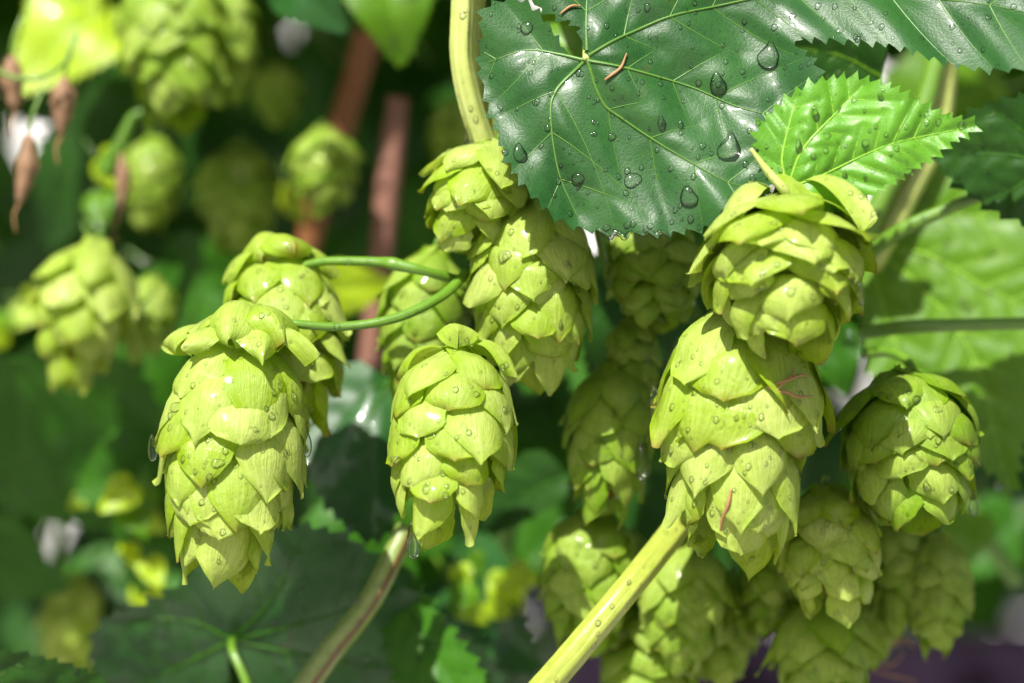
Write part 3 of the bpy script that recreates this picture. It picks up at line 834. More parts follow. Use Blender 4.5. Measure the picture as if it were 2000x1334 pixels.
def bg_leaf(label, base, Y, tipdir, Lpx, mat, seed, shape='ov', lean=0.3, yaw=0.0, group=None, veins=False, wide=1.0):
    """tipdir: image angle of the tip in degrees (0 right, 90 up); lean>0 tip towards the viewer; yaw turns the blade about its midrib"""
    k = (FOC + Y) / FOC / PPM
    L = Lpx * k
    a = rad(tipdir)
    ey = (RIGHT * math.cos(a) + UP * math.sin(a)) * math.cos(lean) - FWD * math.sin(lean)
    ey.normalize()
    ez = (-FWD - ey * (-FWD).dot(ey)).normalized()
    ex = ey.cross(ez).normalized()
    rot = Matrix.Rotation(yaw, 3, ey)
    ex, ez = rot @ ex, rot @ ez
    mw = frame(P(base[0], base[1], Y), ex, ey, ez)
    sh, vn = (OVATE, OV_V) if shape == 'ov' else (LOBED, LO_V)
    poly = [np.array((p[0] * L * wide, p[1] * L)) for p in sh]
    vs = [[np.array((p[0] * L * wide, p[1] * L)) for p in v] for v in vn]
    rs = np.random.default_rng(seed)
    b1, b2 = 0.5 + rs.random() * 0.8, rs.random() * 6
    zf = lambda x, y: -b1 * 0.30 * y * y / L + 0.25 * np.abs(x) - 0.5 * x * x / L + 0.03 * L * np.sin(y / L * 8 + b2)
    pet = [P(base[0], base[1], Y) - ey * L * 0.3, P(base[0], base[1], Y) - ey * L * 0.55 + UP * L * 0.1]
    return make_leaf('hop_leaf', label, mw, poly, vs, (0, 0), zf, M[mat], M['leaf_mid'] if mat != 'leaf_lit' else M['vein_lime'], L / 16, L / 11, L / 24, seed, vr=L * 0.012, secs=veins, sec_gap=L / 7, quilt=L * 0.008, group=group, petiole=pet, prad=L * 0.016)


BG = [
    ('pale green leaf filling the basal notch of the big dark leaf', (1150, 140), 0.022, 130, 190, 'leaf_lit', 'ov', -0.2, 0.2),
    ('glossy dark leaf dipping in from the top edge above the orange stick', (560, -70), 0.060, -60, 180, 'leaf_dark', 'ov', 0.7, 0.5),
    ('bright green pointed leaf hanging from the top edge left of the pale stem', (740, -110), 0.072, -77, 230, 'leaf_lit', 'ov', 0.2, -0.2),
    ('broad dark shaded leaf behind the withered flowers at upper left', (250, 150), 0.135, -120, 330, 'leaf_shade', 'lo', 0.2, 0.2),
    ('lime sunlit leaf glowing in the top left corner', (215, 10), 0.118, -140, 250, 'leaf_lime_lit', 'ov', 0.5, 0.3),
    ('small lime leaf at the top edge beside the glowing one', (120, -20), 0.118, -80, 160, 'leaf_lime_lit', 'ov', 0.5, 0.0),
    ('round lime blurred leaf right of the left cones beside the pink stick', (640, 562), 0.085, 0, 120, 'leaf_lime_lit', 'ov', 0.3, 0.2),
    ('thin lime leaf edge below the dark blurred cone near the orange stick', (560, 360), 0.118, -70, 80, 'leaf_lime_lit', 'ov', 0.3, 0.6),
    ('pale green leaf seen through the gap under the right lobe of the big leaf', (1960, 170), 0.12, -160, 330, 'leaf_lit', 'ov', 0.2, 0.2),
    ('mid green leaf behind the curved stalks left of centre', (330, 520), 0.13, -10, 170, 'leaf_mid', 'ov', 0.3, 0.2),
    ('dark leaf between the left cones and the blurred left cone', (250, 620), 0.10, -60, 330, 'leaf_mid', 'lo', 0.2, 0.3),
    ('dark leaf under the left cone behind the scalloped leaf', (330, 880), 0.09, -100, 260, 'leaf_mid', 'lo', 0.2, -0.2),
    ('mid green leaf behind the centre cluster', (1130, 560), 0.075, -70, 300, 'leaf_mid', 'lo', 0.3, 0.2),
    ('dark leaf behind the shaded cones right of centre', (1240, 560), 0.055, -100, 240, 'leaf_shade', 'ov', 0.2, -0.3),
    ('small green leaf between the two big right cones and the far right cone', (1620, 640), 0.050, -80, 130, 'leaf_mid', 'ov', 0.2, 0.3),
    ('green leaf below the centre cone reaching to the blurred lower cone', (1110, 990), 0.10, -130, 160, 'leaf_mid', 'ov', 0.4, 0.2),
    ('rounded green leaf at lower right under the sunlit leaf', (1900, 1000), 0.09, -110, 120, 'leaf_lit', 'ov', 0.2, 0.2),
    ('dark leaf above the cluster of lower right cones', (1500, 1000), 0.075, -80, 200, 'leaf_shade', 'lo', 0.2, 0.2),
    ('dark leaf hidden behind the diagonal stem and blurred cones', (1230, 960), 0.080, -80, 200, 'leaf_shade', 'lo', 0.2, -0.2),
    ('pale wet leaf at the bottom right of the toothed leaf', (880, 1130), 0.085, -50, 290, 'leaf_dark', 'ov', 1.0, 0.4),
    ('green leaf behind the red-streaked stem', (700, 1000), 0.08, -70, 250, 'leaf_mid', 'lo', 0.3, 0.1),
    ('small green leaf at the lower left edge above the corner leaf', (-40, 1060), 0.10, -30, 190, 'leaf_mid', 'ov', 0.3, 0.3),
    ('brownish green leaf below the lime leaf at lower left', (230, 1130), 0.12, -110, 180, 'leaf_shade', 'ov', 0.3, 0.3),
    ('brownish blurred leaf at the right edge above the plum fence', (2020, 900), 0.14, -120, 210, 'leaf_shade', 'lo', 0.3, 0.2),
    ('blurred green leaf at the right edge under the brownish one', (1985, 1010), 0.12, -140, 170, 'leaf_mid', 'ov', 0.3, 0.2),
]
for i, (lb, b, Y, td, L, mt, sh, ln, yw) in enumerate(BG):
    bg_leaf(lb, b, Y, td, L, mt, 200 + i, sh, ln, yw, veins=(mt != 'leaf_shade'))

rs = np.random.default_rng(9)
for (x0, x1, y0, y1, Y, n, where) in [(180, 290, 930, 1140, 0.075, 10, 'at the lower left'), (870, 1070, 1050, 1180, 0.062, 14, 'in the gap at the bottom centre'), (0, 70, 540, 660, 0.11, 4, 'at the left edge'), (180, 240, 290, 400, 0.09, 3, 'beside the curved shoot tip')]:
    for i in range(n):
        bg_leaf('small lime green sunlit leaflet out of focus ' + where, (x0 + (x1 - x0) * rs.random(), y0 + (y1 - y0) * rs.random()), Y + 0.02 * rs.random(), -90 + 160 * (rs.random() - 0.5), 50 + 40 * rs.random(), ['leaf_lime_lit', 'leaf_lit', 'leaf_lime_lit'][i % 3], 700 + i + int(x0), 'ov', 0.2 + 0.5 * rs.random(), (rs.random() - 0.5) * 1.6, group='lime leaflets ' + where)

GAPS = [(60, 200, 4), (150, 235, 2), (305, 480, 4), (325, 1010, 2), (860, 1020, 4), (1060, 1190, 4), (150, 60, 60), (955, 1130, 60), (8, 275, 8), (15, 440, 12), (110, 425, 25), (190, 375, 20), (225, 25, 50), (95, 130, 50), (1645, 715, 70), (1975, 690, 90), (1780, 110, 70), (1110, 1000, 60), (885, 1150, 50), (985, 1150, 45), (1020, 1040, 60), (1270, 1025, 50), (700, 560, 40), (340, 430, 35), (430, 760, 30), (90, 980, 2)]
# deeper shaded leaves that close the background, upper left and centre
rs = np.random.default_rng(5)
k = 0
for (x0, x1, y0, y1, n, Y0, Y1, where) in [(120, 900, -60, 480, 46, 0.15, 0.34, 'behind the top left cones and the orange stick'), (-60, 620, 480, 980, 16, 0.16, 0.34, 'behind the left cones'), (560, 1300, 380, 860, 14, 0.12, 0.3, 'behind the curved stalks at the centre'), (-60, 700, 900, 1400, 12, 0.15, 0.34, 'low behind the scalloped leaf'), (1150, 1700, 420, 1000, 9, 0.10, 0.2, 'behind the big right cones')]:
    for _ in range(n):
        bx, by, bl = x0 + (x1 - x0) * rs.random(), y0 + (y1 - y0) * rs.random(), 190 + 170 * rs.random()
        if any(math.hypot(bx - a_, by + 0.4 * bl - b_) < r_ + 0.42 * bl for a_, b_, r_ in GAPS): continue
        bg_leaf('blurred dark leaf deep in the vine ' + where, (bx, by), Y0 + (Y1 - Y0) * rs.random(), -90 + 110 * (rs.random() - 0.5), bl, ['leaf_shade', 'leaf_shade', 'leaf_mid'][k % 3], 400 + k, 'lo' if rs.random() < 0.6 else 'ov', 0.1 + 0.5 * rs.random(), (rs.random() - 0.5) * 1.2, group='dark leaves ' + where)
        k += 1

# ------------------------------------------------------------------ stems and sticks
stem('hop_bine', 'thick pale green stem coming down from the top edge left of the big leaf', 'bine', [(905, -80, 0.004), (903, 20, 0.003), (901, 110, 0.003), (918, 200, 0.004), (948, 292, 0.006)], M['stem_pale'], [44, 42, 42, 44, 46], sides=36, ridge=0.07)
stem('hop_bine', 'second olive stem close behind the thick pale one', 'bine', [(938, -80, 0.010), (934, 40, 0.010), (940, 150, 0.010), (968, 290, 0.012)], M['stem_olive'], [26, 26, 26, 26], sides=18)
stem('hop_bine', 'lower thin curved green stalk running to the long left cone', 'bine', [(502, 640, -0.006), (560, 632, -0.006), (660, 638, -0.004), (770, 622, -0.002), (860, 580, 0.002), (915, 530, 0.008)], M['stem_green'], [17, 16, 17, 18, 19, 20])
stem('hop_bine', 'upper thin curved green stalk with a small joint running left', 'bine', [(585, 520, 0.010), (640, 510, 0.008), (740, 512, 0.005), (770, 516, 0.004), (830, 530, 0.004), (895, 548, 0.008)], M['stem_green'], [14, 16, 19, 25, 17, 20])
stem('hop_bine', 'thick shiny olive stem rising diagonally from the bottom edge', 'bine', [(1040, 1370, -0.004), (1130, 1265, -0.004), (1230, 1145, 0.0), (1330, 1020, 0.012), (1400, 925, 0.026)], M['stem_olive'], [56, 53, 51, 50, 50], sides=36, ridge=0.06, wob=0.03)
stem('hop_bine', 'rough pale stem with a red streak at the bottom left of centre', 'bine', [(570, 1380, 0.020), (640, 1280, 0.018), (725, 1170, 0.018), (795, 1030, 0.022)], M['stem_red'], [50, 48, 44, 40], sides=28, ridge=0.05, wob=0.05)
stem('hop_bine', 'left one of two thick blurred stems behind the small fresh leaf', 'bine', [(1845, 60, 0.045), (1790, 250, 0.043), (1725, 380, 0.041), (1660, 520, 0.04)], M['stem_green'], [36, 40, 40, 40], sides=20)
stem('hop_bine', 'right one of two thick blurred stems behind the small fresh leaf', 'bine', [(1850, 70, 0.048), (1830, 250, 0.048), (1772, 380, 0.046), (1700, 520, 0.044)], M['stem_pale'], [46, 48, 46, 44], sides=20)
stem('hop_bine', 'dark green stem sloping down left above the sunlit leaf', 'bine', [(1930, 378, 0.020), (1850, 408, 0.022), (1760, 450, 0.024), (1670, 512, 0.028)], M['stem_green'], [20, 24, 28, 30], sides=16)
stem('hop_bine', 'level green stem crossing the sunlit leaf at the right edge', 'bine', [(2080, 630, 0.026), (1900, 634, 0.024), (1780, 638, 0.024), (1680, 650, 0.028)], M['stem_green'], [22, 24, 26, 26], sides=16)
stem('stick', 'pink brown upright stick behind the curved stalks', 'stick', [(778, 190, 0.10), (760, 340, 0.10), (742, 520, 0.10), (715, 760, 0.10)], M['stick_pink'], [40, 47, 43, 42], sides=18, ridge=0.06, wob=0.14)
stem('stick', 'thick orange brown leaning stick at upper left of centre', 'stick', [(720, 60, 0.13), (690, 170, 0.13), (640, 330, 0.13), (585, 540, 0.13)], M['stick_orange'], [54, 50, 50, 42], sides=18, ridge=0.06, wob=0.14)
stem('hop_bine', 'thin green stems hanging under the shaded cone, left one', 'bine', [(1168, 430, 0.014), (1190, 530, 0.016), (1220, 590, 0.018), (1248, 618, 0.02)], M['stem_green'], [26, 22, 18, 10], sides=12)
stem('hop_bine', 'thin green stem slanting under the shaded cone to the big right cone', 'bine', [(1195, 500, 0.018), (1240, 570, 0.018), (1300, 635, 0.02)], M['stem_green'], [14, 14, 10], sides=12)
stem('hop_bine', 'blurred green stem leaning below the far right cone', 'bine', [(1880, 960, 0.10), (1920, 1040, 0.10), (1990, 1140, 0.10)], M['stem_green'], [30, 32, 32], sides=12)
stem('hop_bine', 'thin blurred twig carrying the withered flowers at the left', 'bine', [(-40, 120, 0.05), (30, 152, 0.05), (90, 148, 0.05), (140, 110, 0.05)], M['stem_green'], [10, 10, 9, 7], sides=10)
stem('hop_bine', 'curved bright green tip of a shoot right of the withered flowers', 'bine', [(300, 214, 0.075), (262, 228, 0.075), (240, 270, 0.075), (205, 340, 0.075)], M['leaf_lit'], [14, 20, 26, 44], sides=12)
stem('hop_bine', 'upright green shoot in the gap at lower centre', 'bine', [(985, 990, 0.14), (975, 1080, 0.14), (965, 1200, 0.14)], M['stem_green'], [24, 26, 26], sides=12)


def withered(label, spec, wpx):
    pts = [P(*s) for s in spec]
    kk = (1 + spec[0][2] / FOC) / PPM
    o = empty('withered_flower', loc=pts[0])
    tag(o, label, 'flower', 'withered brown flowers at the left')
    c = [np.array(p - pts[0]) for p in pts]
    tube('pod', c, [wpx * 0.12 * kk, wpx * 0.42 * kk, wpx * 0.5 * kk, wpx * 0.36 * kk, wpx * 0.08 * kk], M['withered'], o, sides=14, ridge=0.2, wob=0.4, n=5)
    top = c[0]
    tube('stalk', [top + np.array((0, 0, 0.0004)), top + np.array((0.0006, 0, 0.004)), top + np.array((0.002, 0.001, 0.008))], [wpx * 0.1 * kk] * 2, M['stem_green'], o, sides=8)
    tube('style', [c[-1], c[-1] + np.array((-0.0008, 0, -0.002)), c[-1] + np.array((-0.0004, 0, -0.005))], [wpx * 0.07 * kk, wpx * 0.03 * kk], M['thread'], o, sides=6)
    return o


withered('withered brown flower left of the lime leaf, upper one', [(126, 150, 0.055), (122, 200, 0.055), (118, 268, 0.055)], 42)
withered('long withered brown flower hanging lowest at the left edge', [(58, 262, 0.050), (52, 330, 0.050), (36, 400, 0.050)], 36)
withered('withered brown flower cut by the left edge near the top', [(22, 110, 0.06), (24, 160, 0.06), (30, 220, 0.06)], 40)
withered('small withered flower below the curved shoot tip', [(236, 300, 0.07), (240, 360, 0.07), (232, 425, 0.07)], 26)


def thread(label, spec, wpx):
    o = stem('dry_thread', label, 'thread', spec, M['thread'], wpx, sides=6, ridge=0, n=8, wob=0.2)
    BVHSRC.remove(o)
    return o


# ------------------------------------------------------------------ unseen leaves added above the frame to shade the background
def add_shade_canopy():
    rs = np.random.default_rng(77)
    V, F = [], []
    base = np.array(LOBED)
    n = 0
    tg = [(P(x_, y_, Y_), r_) for (x_, y_, Y_, r_) in [(150, 90, .118, .034), (215, 60, .118, .032), (120, 40, .118, .032), (240, 980, .080, .042), (225, 1080, .085, .042), (690, 560, .085, .03), (570, 390, .118, .026), (930, 1110, .07, .042), (1010, 1120, .07, .042), (40, 620, .118, .03), (1800, 220, .12, .034), (1850, 520, .05, .045), (1850, 760, .05, .045), (1950, 650, .05, .045), (170, 580, .062, .032), (752, 400, .10, .030), (740, 500, .10, .030), (728, 620, .10, .030), (90, 260, .055, .03), (770, 20, .072, .03)]]
    while n < 1700:
        x = (rs.random() - 0.5) * 0.62 - 0.06
        y = 0.012 + rs.random() ** 1.3 * 0.50
        h = 0.085 + y * 0.16 + rs.random() * 0.36
        L = 0.035 + 0.03 * rs.random()
        q = Vector((rs.normal(), rs.normal(), rs.normal() + 0.8)).normalized()
        ey = Vector((rs.normal(), rs.normal(), -0.6)).normalized()
        ey = (ey - q * ey.dot(q)).normalized()
        ex = ey.cross(q)
        o = CAMP + FWD * (FOC + y) + UP * h + RIGHT * x
        n += 1
        if any(((o - t_) - TOSUN * (o - t_).dot(TOSUN)).length < r_ for t_, r_ in tg): continue  # leaves left out along sun lines so chosen spots stay lit
        b = len(V)
        c = o + ey * L * 0.4 - q * L * 0.08
        V.append(c)
        for p in base: V.append(o + ex * p[0] * L + ey * p[1] * L)
        m_ = len(base)
        for i in range(m_): F.append((b, b + 1 + i, b + 1 + (i + 1) % m_))
    o = mesh_obj('shade_canopy', V, F, M['leaf_mid'], smooth=False)
    tag(o, 'unseen leaves added above the frame to shade the background', 'foliage', kind='stuff')
add_shade_canopy()


def far_foliage():
    rs = np.random.default_rng(78)
    V, F = [], []
    base = np.array(LOBED)
    for _ in range(1500):
        y = 0.34 + rs.random() * 0.30
        x, h = (rs.random() - 0.5) * 1.3, -0.30 + rs.random() * 0.75
        kk = (FOC + y) / FOC / PPM
        qx, qy = 1000 + x / kk, 667 - h / kk
        if qx > 1050 and qy > 1040: continue
        if any(math.hypot(qx - a_, qy - b_) < r_ + 42 for a_, b_, r_ in GAPS): continue
        L = 0.040 + 0.03 * rs.random()
        q = Vector((rs.normal() * 0.6, -1 + rs.normal() * 0.5, rs.normal() * 0.6 + 0.4)).normalized()
        ey = Vector((rs.normal() * 0.7, rs.normal() * 0.3, -1)).normalized()
        ey = (ey - q * ey.dot(q)).normalized()
        ex = ey.cross(q)
        o = CAMP + FWD * (FOC + y) + UP * h + RIGHT * x
        b = len(V)
        V.append(o + ey * L * 0.4 - q * L * 0.08)
        for p in base: V.append(o + ex * p[0] * L + ey * p[1] * L)
        m_ = len(base)
        for i in range(m_): F.append((b, b + 1 + i, b + 1 + (i + 1) % m_))
    o = mesh_obj('far_foliage', V, F, M['leaf_mid'], smooth=False)
    tag(o, 'far dark mass of vine foliage behind all the cones', 'foliage', kind='stuff')
far_foliage()

# ------------------------------------------------------------------ water drops
bpy.context.view_layer.update()
VV_, FF_, own = [], [], []
nb = 0
for o in BVHSRC:
    mw = np.array(o.matrix_world)
    me = o.data
    co = np.empty(len(me.vertices) * 3)
    me.vertices.foreach_get('co', co)
    co = co.reshape(-1, 3) @ mw[:3, :3].T + mw[:3, 3]
    VV_.append(co)
    for p in me.polygons: FF_.append([i + nb for i in p.vertices])
    own += [o] * len(me.polygons)
    nb += len(co)
bvh = BVHTree.FromPolygons([tuple(v) for v in np.vstack(VV_)], FF_, all_triangles=False)


def hit(x, y, org=None):
    org = org or CAMP
    d = (P(x, y, 0) - CAMP).normalized()
    h = bvh.ray_cast(org, d)
    if h[0] is None: return None
    n = h[1]
    if n.dot(d) > 0: n = -n
    return h[0], n, own[h[2]]


def drop_shape(nu=14, nv=7, tear=0.0):
    V, F = [], []
    for j in range(nv + 1):
        a = math.pi * j / nv
        for i in range(nu):
            b = 2 * math.pi * i / nu
            x, y, z = math.sin(a) * math.cos(b), math.sin(a) * math.sin(b), math.cos(a)
            y2 = y * (1 + tear * 0.5)
            if y > 0: x *= (1 - tear * 0.55 * y)
            ir = 1 + 0.10 * math.sin(2 * b + tear * 7) + 0.08 * math.sin(3 * b + 1 + tear * 3)
            V.append((x * ir, y2 * ir, z))
    for j in range(nv):
        for i in range(nu):
            F.append((j * nu + i, (j + 1) * nu + i, (j + 1) * nu + (i + 1) % nu, j * nu + (i + 1) % nu))
    return V, F


def clean(me):
    bm = bmesh.new()
    bm.from_mesh(me)
    bmesh.ops.remove_doubles(bm, verts=bm.verts, dist=1e-4)
    bmesh.ops.recalc_face_normals(bm, faces=bm.faces)
    bm.to_mesh(me)
    bm.free()
    me.polygons.foreach_set('use_smooth', np.ones(len(me.polygons), dtype=bool))


DM = []
for tear in (0.0, 0.5, 1.0):
    me = bpy.data.meshes.new('water_drop')
    v, f = drop_shape(24, 12, tear)
    me.from_pydata(v, [], f)
    clean(me)
    me.materials.append(M['water'])
    DM.append(me)


def drop_frame(p, n):
    dn = Vector((0, 0, 1)) - n * n.z
    if dn.length < 0.05: dn = Vector((0, 1, 0)) - n * n.y
    ey = dn.normalized()
    ex = ey.cross(n).normalized()
    return ex, ey, n


def water_drop(x, y, wpx, hpx, label, tear=0, flat=0.36, group='rain drops', hang=False):
    h = hit(x, y)
    if h is None: return
    p, n, _ = h
    d = (p - CAMP).dot(FWD)
    kk = d / FOC / PPM
    ex, ey, ez = drop_frame(p, n)
    o = bpy.data.objects.new('water_drop', DM[tear])
    COL.objects.link(o)
    wpx, hpx = wpx * 0.86, hpx * 0.92
    sx, sy = wpx * 0.5 * kk, hpx * 0.5 * kk
    sz = min(sx, sy) * (1.0 if hang else flat * 1.3)
    mw = frame(p + n * sz * (0.55 if hang else 0.18), ex, ey, ez) @ Matrix.Diagonal((sx, sy / (1 + 0.25 * tear), sz, 1))
    o.matrix_world = mw
    tag(o, label, 'water drop', group)


for d in [(1425, 292, 52, 82, 2), (1502, 108, 48, 66, 2), (1402, 165, 40, 50, 1), (1345, 385, 44, 46, 1), (1235, 352, 40, 34, 0), (1128, 350, 30, 26, 0), (1015, 300, 34, 44, 1), (1028, 56, 30, 32, 0), (1292, 240, 20, 34, 1),
          (1195, 268, 20, 18, 0), (1330, 245, 14, 20, 1), (1565, 130, 12, 12, 0), (1600, 155, 18, 14, 0), (1372, 285, 16, 16, 0), (1450, 140, 14, 14, 0), (1640, 60, 20, 14, 0), (1255, 160, 12, 12, 0), (1070, 250, 16, 14, 0), (1310, 330, 14, 12, 0),
          (1160, 200, 10, 10, 0), (1450, 60, 12, 10, 0), (1700, 45, 16, 10, 0), (1185, 445, 18, 14, 0), (1225, 440, 18, 14, 0), (1270, 442, 16, 14, 0), (1350, 130, 10, 10, 0)]:
    nm = {1425: 'largest tear-shaped rain drop on the big dark leaf, left of the small leaf', 1502: 'tall rain drop beside the notch of the big dark leaf', 1402: 'oval rain drop halfway between the two largest on the big dark leaf', 1345: 'round rain drop nearest the lower right edge of the big dark leaf', 1235: 'wide rain drop low in the middle of the big dark leaf', 1128: 'rain drop low at the left on the big dark leaf', 1015: 'rain drop at the left rim of the big dark leaf above the crumpled cone', 1028: 'rain drop on the upper left lobe of the big dark leaf'}
    water_drop(*d[:4], nm.get(d[0], 'tiny clear rain drop lying on the big dark leaf'), d[4], group='rain drops on the big dark leaf')
for d in [(1592, 225, 22, 34, 1), (1615, 265, 18, 18, 0), (1560, 285, 18, 30, 1), (1690, 280, 18, 18, 0), (1720, 190, 14, 20, 1), (1650, 345, 14, 26, 1), (1705, 335, 12, 12, 0), (1640, 210, 10, 10, 0), (1775, 335, 24, 14, 0), (1595, 400, 14, 12, 0), (1810, 240, 12, 14, 0), (1740, 300, 10, 10, 0)]:
    water_drop(*d[:4], 'clear rain drop lying on the small fresh green leaf', d[4], group='rain drops on the small fresh leaf')
for d in [(345, 795, 36, 22, 0), (332, 835, 14, 18, 0), (545, 690, 22, 16, 0), (540, 720, 14, 14, 0), (425, 905, 30, 20, 0), (460, 910, 14, 12, 0), (335, 895, 16, 14, 0), (365, 620, 14, 10, 0), (520, 800, 12, 16, 0), (470, 930, 10, 14, 1), (405, 700, 10, 8, 0)]:
    water_drop(*d[:4], 'clear rain drop on a bract of the long left cone', d[4], group='rain drops on the long left cone')
for d in [(842, 852, 22, 14, 0), (832, 955, 18, 22, 1), (930, 770, 20, 14, 0), (985, 800, 18, 14, 0), (775, 900, 22, 24, 0), (800, 940, 14, 14, 0), (870, 730, 14, 10, 0)]:
    water_drop(*d[:4], 'clear rain drop on a bract of the centre cone', d[4], group='rain drops on the centre cone')
for d in [(985, 500, 34, 28, 0), (940, 618, 20, 16, 0), (1095, 635, 12, 22, 1), (1110, 520, 16, 14, 0), (975, 600, 10, 10, 0)]:
    water_drop(*d[:4], 'clear rain drop on the half shaded cone under the big leaf', d[4], group='rain drops on the half shaded cone')
for d in [(1680, 575, 36, 52, 1), (1655, 660, 32, 34, 0), (1488, 560, 18, 16, 0), (1490, 605, 14, 12, 0), (1545, 570, 20, 20, 0), (1560, 690, 16, 14, 0), (1540, 480, 12, 12, 0), (1600, 555, 10, 10, 0)]:
    water_drop(*d[:4], 'clear rain drop on the open cone pointing at the viewer', d[4], group='rain drops on the open upper right cone')
for d in [(1400, 745, 14, 14, 0), (1475, 870, 14, 10, 0), (1310, 880, 18, 18, 0), (1345, 630, 14, 12, 0), (1325, 660, 14, 10, 0), (1420, 985, 12, 12, 0), (1355, 1080, 14, 24, 1), (1465, 795, 10, 10, 0)]:
    water_drop(*d[:4], 'clear rain drop on the biggest pale right-hand cone', d[4], group='rain drops on the biggest right cone')
for d in [(1810, 950, 20, 24, 1), (1790, 780, 24, 18, 0), (1830, 800, 24, 16, 0), (1665, 925, 12, 14, 0), (1705, 1000, 14, 16, 0), (1720, 770, 14, 14, 0)]:
    water_drop(*d[:4], 'clear rain drop on the far right cone', d[4], group='rain drops on the far right cone')
for d in [(690, 1288, 26, 26, 0), (735, 1205, 16, 18, 0), (700, 1180, 14, 14, 0), (640, 1240, 14, 14, 0)]:
    water_drop(*d[:4], 'clear rain drop clinging to the red-streaked stem', d[4], group='rain drops on the red-streaked stem', hang=True)


def free_drop(label, x, y, Y, wpx, hpx):
    best = None
    for rr_ in range(0, 60, 4):
        for an in range(12):
            h = hit(x + rr_ * math.cos(an * 0.524), y - rr_ * math.sin(an * 0.524) - rr_ * 0.3)
            if h and abs((h[0] - CAMP).dot(FWD) - FOC - Y) < 0.016:
                best = h
                break
        if best: break
    if best is None: return
    kk = (FOC + Y) / FOC / PPM
    o = bpy.data.objects.new('water_drop', DM[1])
    COL.objects.link(o)
    o.matrix_world = frame(best[0] - UP * hpx * 0.22 * kk - FWD * wpx * 0.3 * kk, RIGHT, UP, -FWD) @ Matrix.Diagonal((wpx * 0.5 * kk, hpx * 0.45 * kk, wpx * 0.5 * kk, 1))
    tag(o, label, 'water drop', 'hanging rain drops')


free_drop('large hanging drop at the right side of the long left cone', 598, 850, -0.002, 22, 56)
free_drop('small hanging drop below the cone behind the long left cone', 606, 810, 0.004, 20, 32)
free_drop('hanging drop on the left flank of the long left cone', 266, 876, 0.0, 18, 44)
free_drop('long hanging drop left of the tip of the centre cone', 800, 1050, 0.002, 26, 60)
free_drop('dark clear drop on the left edge of the biggest right cone', 1254, 892, -0.002, 34, 62)
free_drop('clear drop in the crease left of the biggest right cone', 1277, 775, -0.002, 26, 60)
free_drop('thin long drop below the joint of the curved stalks', 912, 620, 0.006, 12, 44)
free_drop('drop at the left foot of the thick pale stem', 911, 262, 0.004, 16, 50)
free_drop('drop hanging from the tip of the sunlit right leaf', 1940, 968, 0.036, 18, 20)
free_drop('hanging drop at the right rim of the far right cone', 1900, 975, 0.014, 18, 44)

for i, (xa, xb) in enumerate([(1165, 1235), (1245, 1310)]):
    pts = []
    for x in range(xa, xb + 1, 7):
        for y in range(475, 420, -2):
            h = hit(x, y)
            if h and h[0].y < 0.0 and 'blade' in h[2].name:
                pts.append(h[0] + h[1] * 0.0001)
                break
    if len(pts) > 4:
        org = pts[0]
        o = tube('water_bead', [np.array(p - org) for p in pts], [0.0002, 0.0005, 0.00045, 0.0005, 0.0002], M['water'], sides=8, n=3, wob=0.3)
        o.location = org
        tag(o, ['left', 'right'][i] + ' bead of water standing along the lower rim of the big dark leaf', 'water')

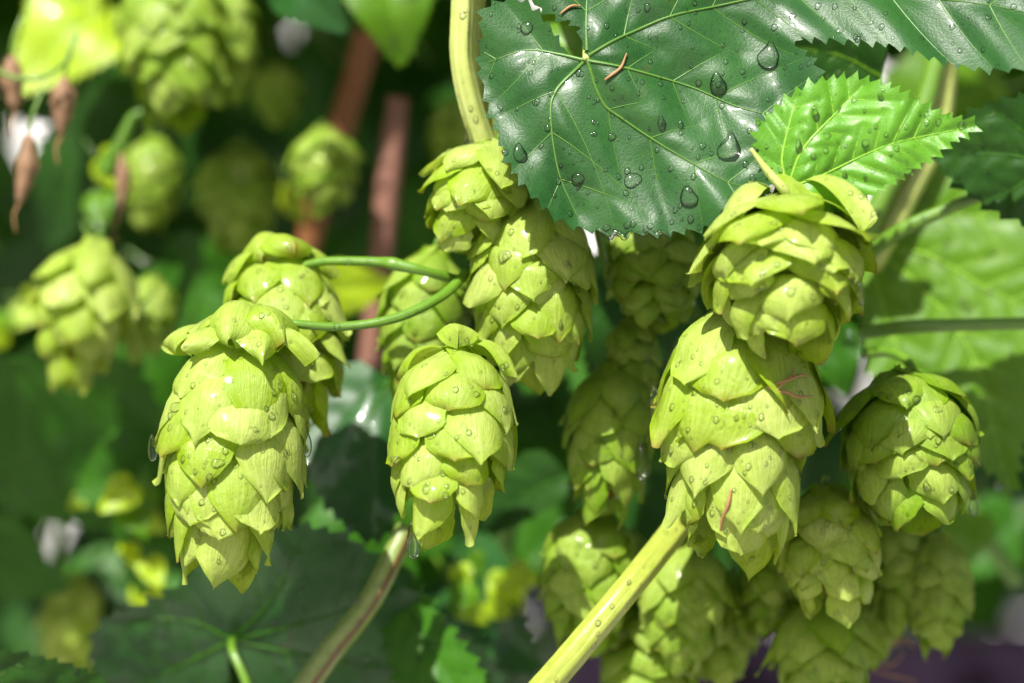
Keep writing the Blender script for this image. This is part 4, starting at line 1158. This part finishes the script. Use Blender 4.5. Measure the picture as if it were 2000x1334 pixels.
# fine droplets sprinkled over the wet foreground
rs = np.random.default_rng(11)
sv, sf = drop_shape(8, 5)
sv = np.array(sv)
V, F = [], []
nb = 0
cnt = 0
while cnt < 3000:
    x, y = rs.random() * 2000, rs.random() * 1334
    org = CAMP + RIGHT * (rs.random() - 0.5) * 0.16 + UP * (rs.random() - 0.3) * 0.16
    tgt = P(x, y, 0)
    h = bvh.ray_cast(org, (tgt - org).normalized())
    cnt += 1
    if h[0] is None: continue
    dep = (h[0] - CAMP).dot(FWD) - FOC
    if dep > 0.15: continue
    n = h[1]
    if n.dot(tgt - org) > 0: n = -n
    ex, ey, ez = drop_frame(h[0], n)
    r = 0.00014 + 0.00042 * rs.random() ** 2.6
    if dep > 0.04: r *= 1.7
    mw = np.array(frame(h[0] + n * r * 0.2, ex, ey, ez) @ Matrix.Diagonal((r, r * (1 + 0.3 * rs.random()), r * 0.5, 1)))
    V.append(sv @ mw[:3, :3].T + mw[:3, 3])
    F += [tuple(i + nb for i in f) for f in sf]
    nb += len(sv)
o = mesh_obj('fine_droplets', np.vstack(V), F, M['water'])
me = o.data
bm = bmesh.new(); bm.from_mesh(me); bmesh.ops.remove_doubles(bm, verts=bm.verts, dist=1e-7); bm.to_mesh(me); bm.free()
tag(o, 'fine rain droplets sprinkled over the cones and leaves', 'droplets', kind='stuff')


# dry threads caught on cones and leaf: laid on the surface
def laid_thread(label, pix, w, lift=0.0004):
    pts = []
    for (x, y) in pix:
        h = hit(x, y)
        if h is None: continue
        pts.append(h[0] + h[1] * lift)
    if len(pts) < 2: return
    org = pts[0]
    kk = 1 / PPM
    o = tube('dry_thread', [np.array(p - org) for p in pts], [w * 0.3 * kk, w * 0.5 * kk, w * 0.5 * kk, w * 0.2 * kk], M['thread'], sides=6, n=6)
    o.location = org
    tag(o, label, 'thread', 'dry brown threads')


laid_thread('reddish brown dry thread lying on the big dark leaf', [(1183, 156), (1195, 148), (1212, 132), (1222, 105)], 6)
laid_thread('short brown dry thread near the petiole of the big dark leaf', [(1095, 28), (1115, 14), (1135, 14)], 5)
laid_thread('brown dry thread on the front of the biggest right cone', [(1430, 955), (1424, 985), (1412, 1010), (1408, 1045)], 7)
laid_thread('orange brown wisp between the two big right cones, upper strand', [(1500, 760), (1522, 748), (1540, 742), (1560, 738), (1575, 742)], 5, 0.0008)
laid_thread('orange brown wisp between the two big right cones, lower strand', [(1496, 760), (1515, 770), (1532, 768), (1552, 778), (1580, 776)], 6, 0.0008)
laid_thread('orange brown wisp between the two big right cones, steep strand', [(1512, 770), (1522, 752), (1540, 735), (1546, 718)], 4, 0.0008)
for i, sp in enumerate([[(1700, 1290), (1740, 1300), (1765, 1275)], [(1712, 1270), (1735, 1245), (1760, 1262)], [(1705, 1310), (1745, 1320), (1790, 1330)], [(1720, 1285), (1760, 1250), (1790, 1265)]]):
    thread(['longest', 'highest', 'lowest', 'rightmost'][i] + ' dry brown wisp beside the cone cut by the bottom edge', [(x, y, 0.05) for x, y in sp], [3, 4, 2])
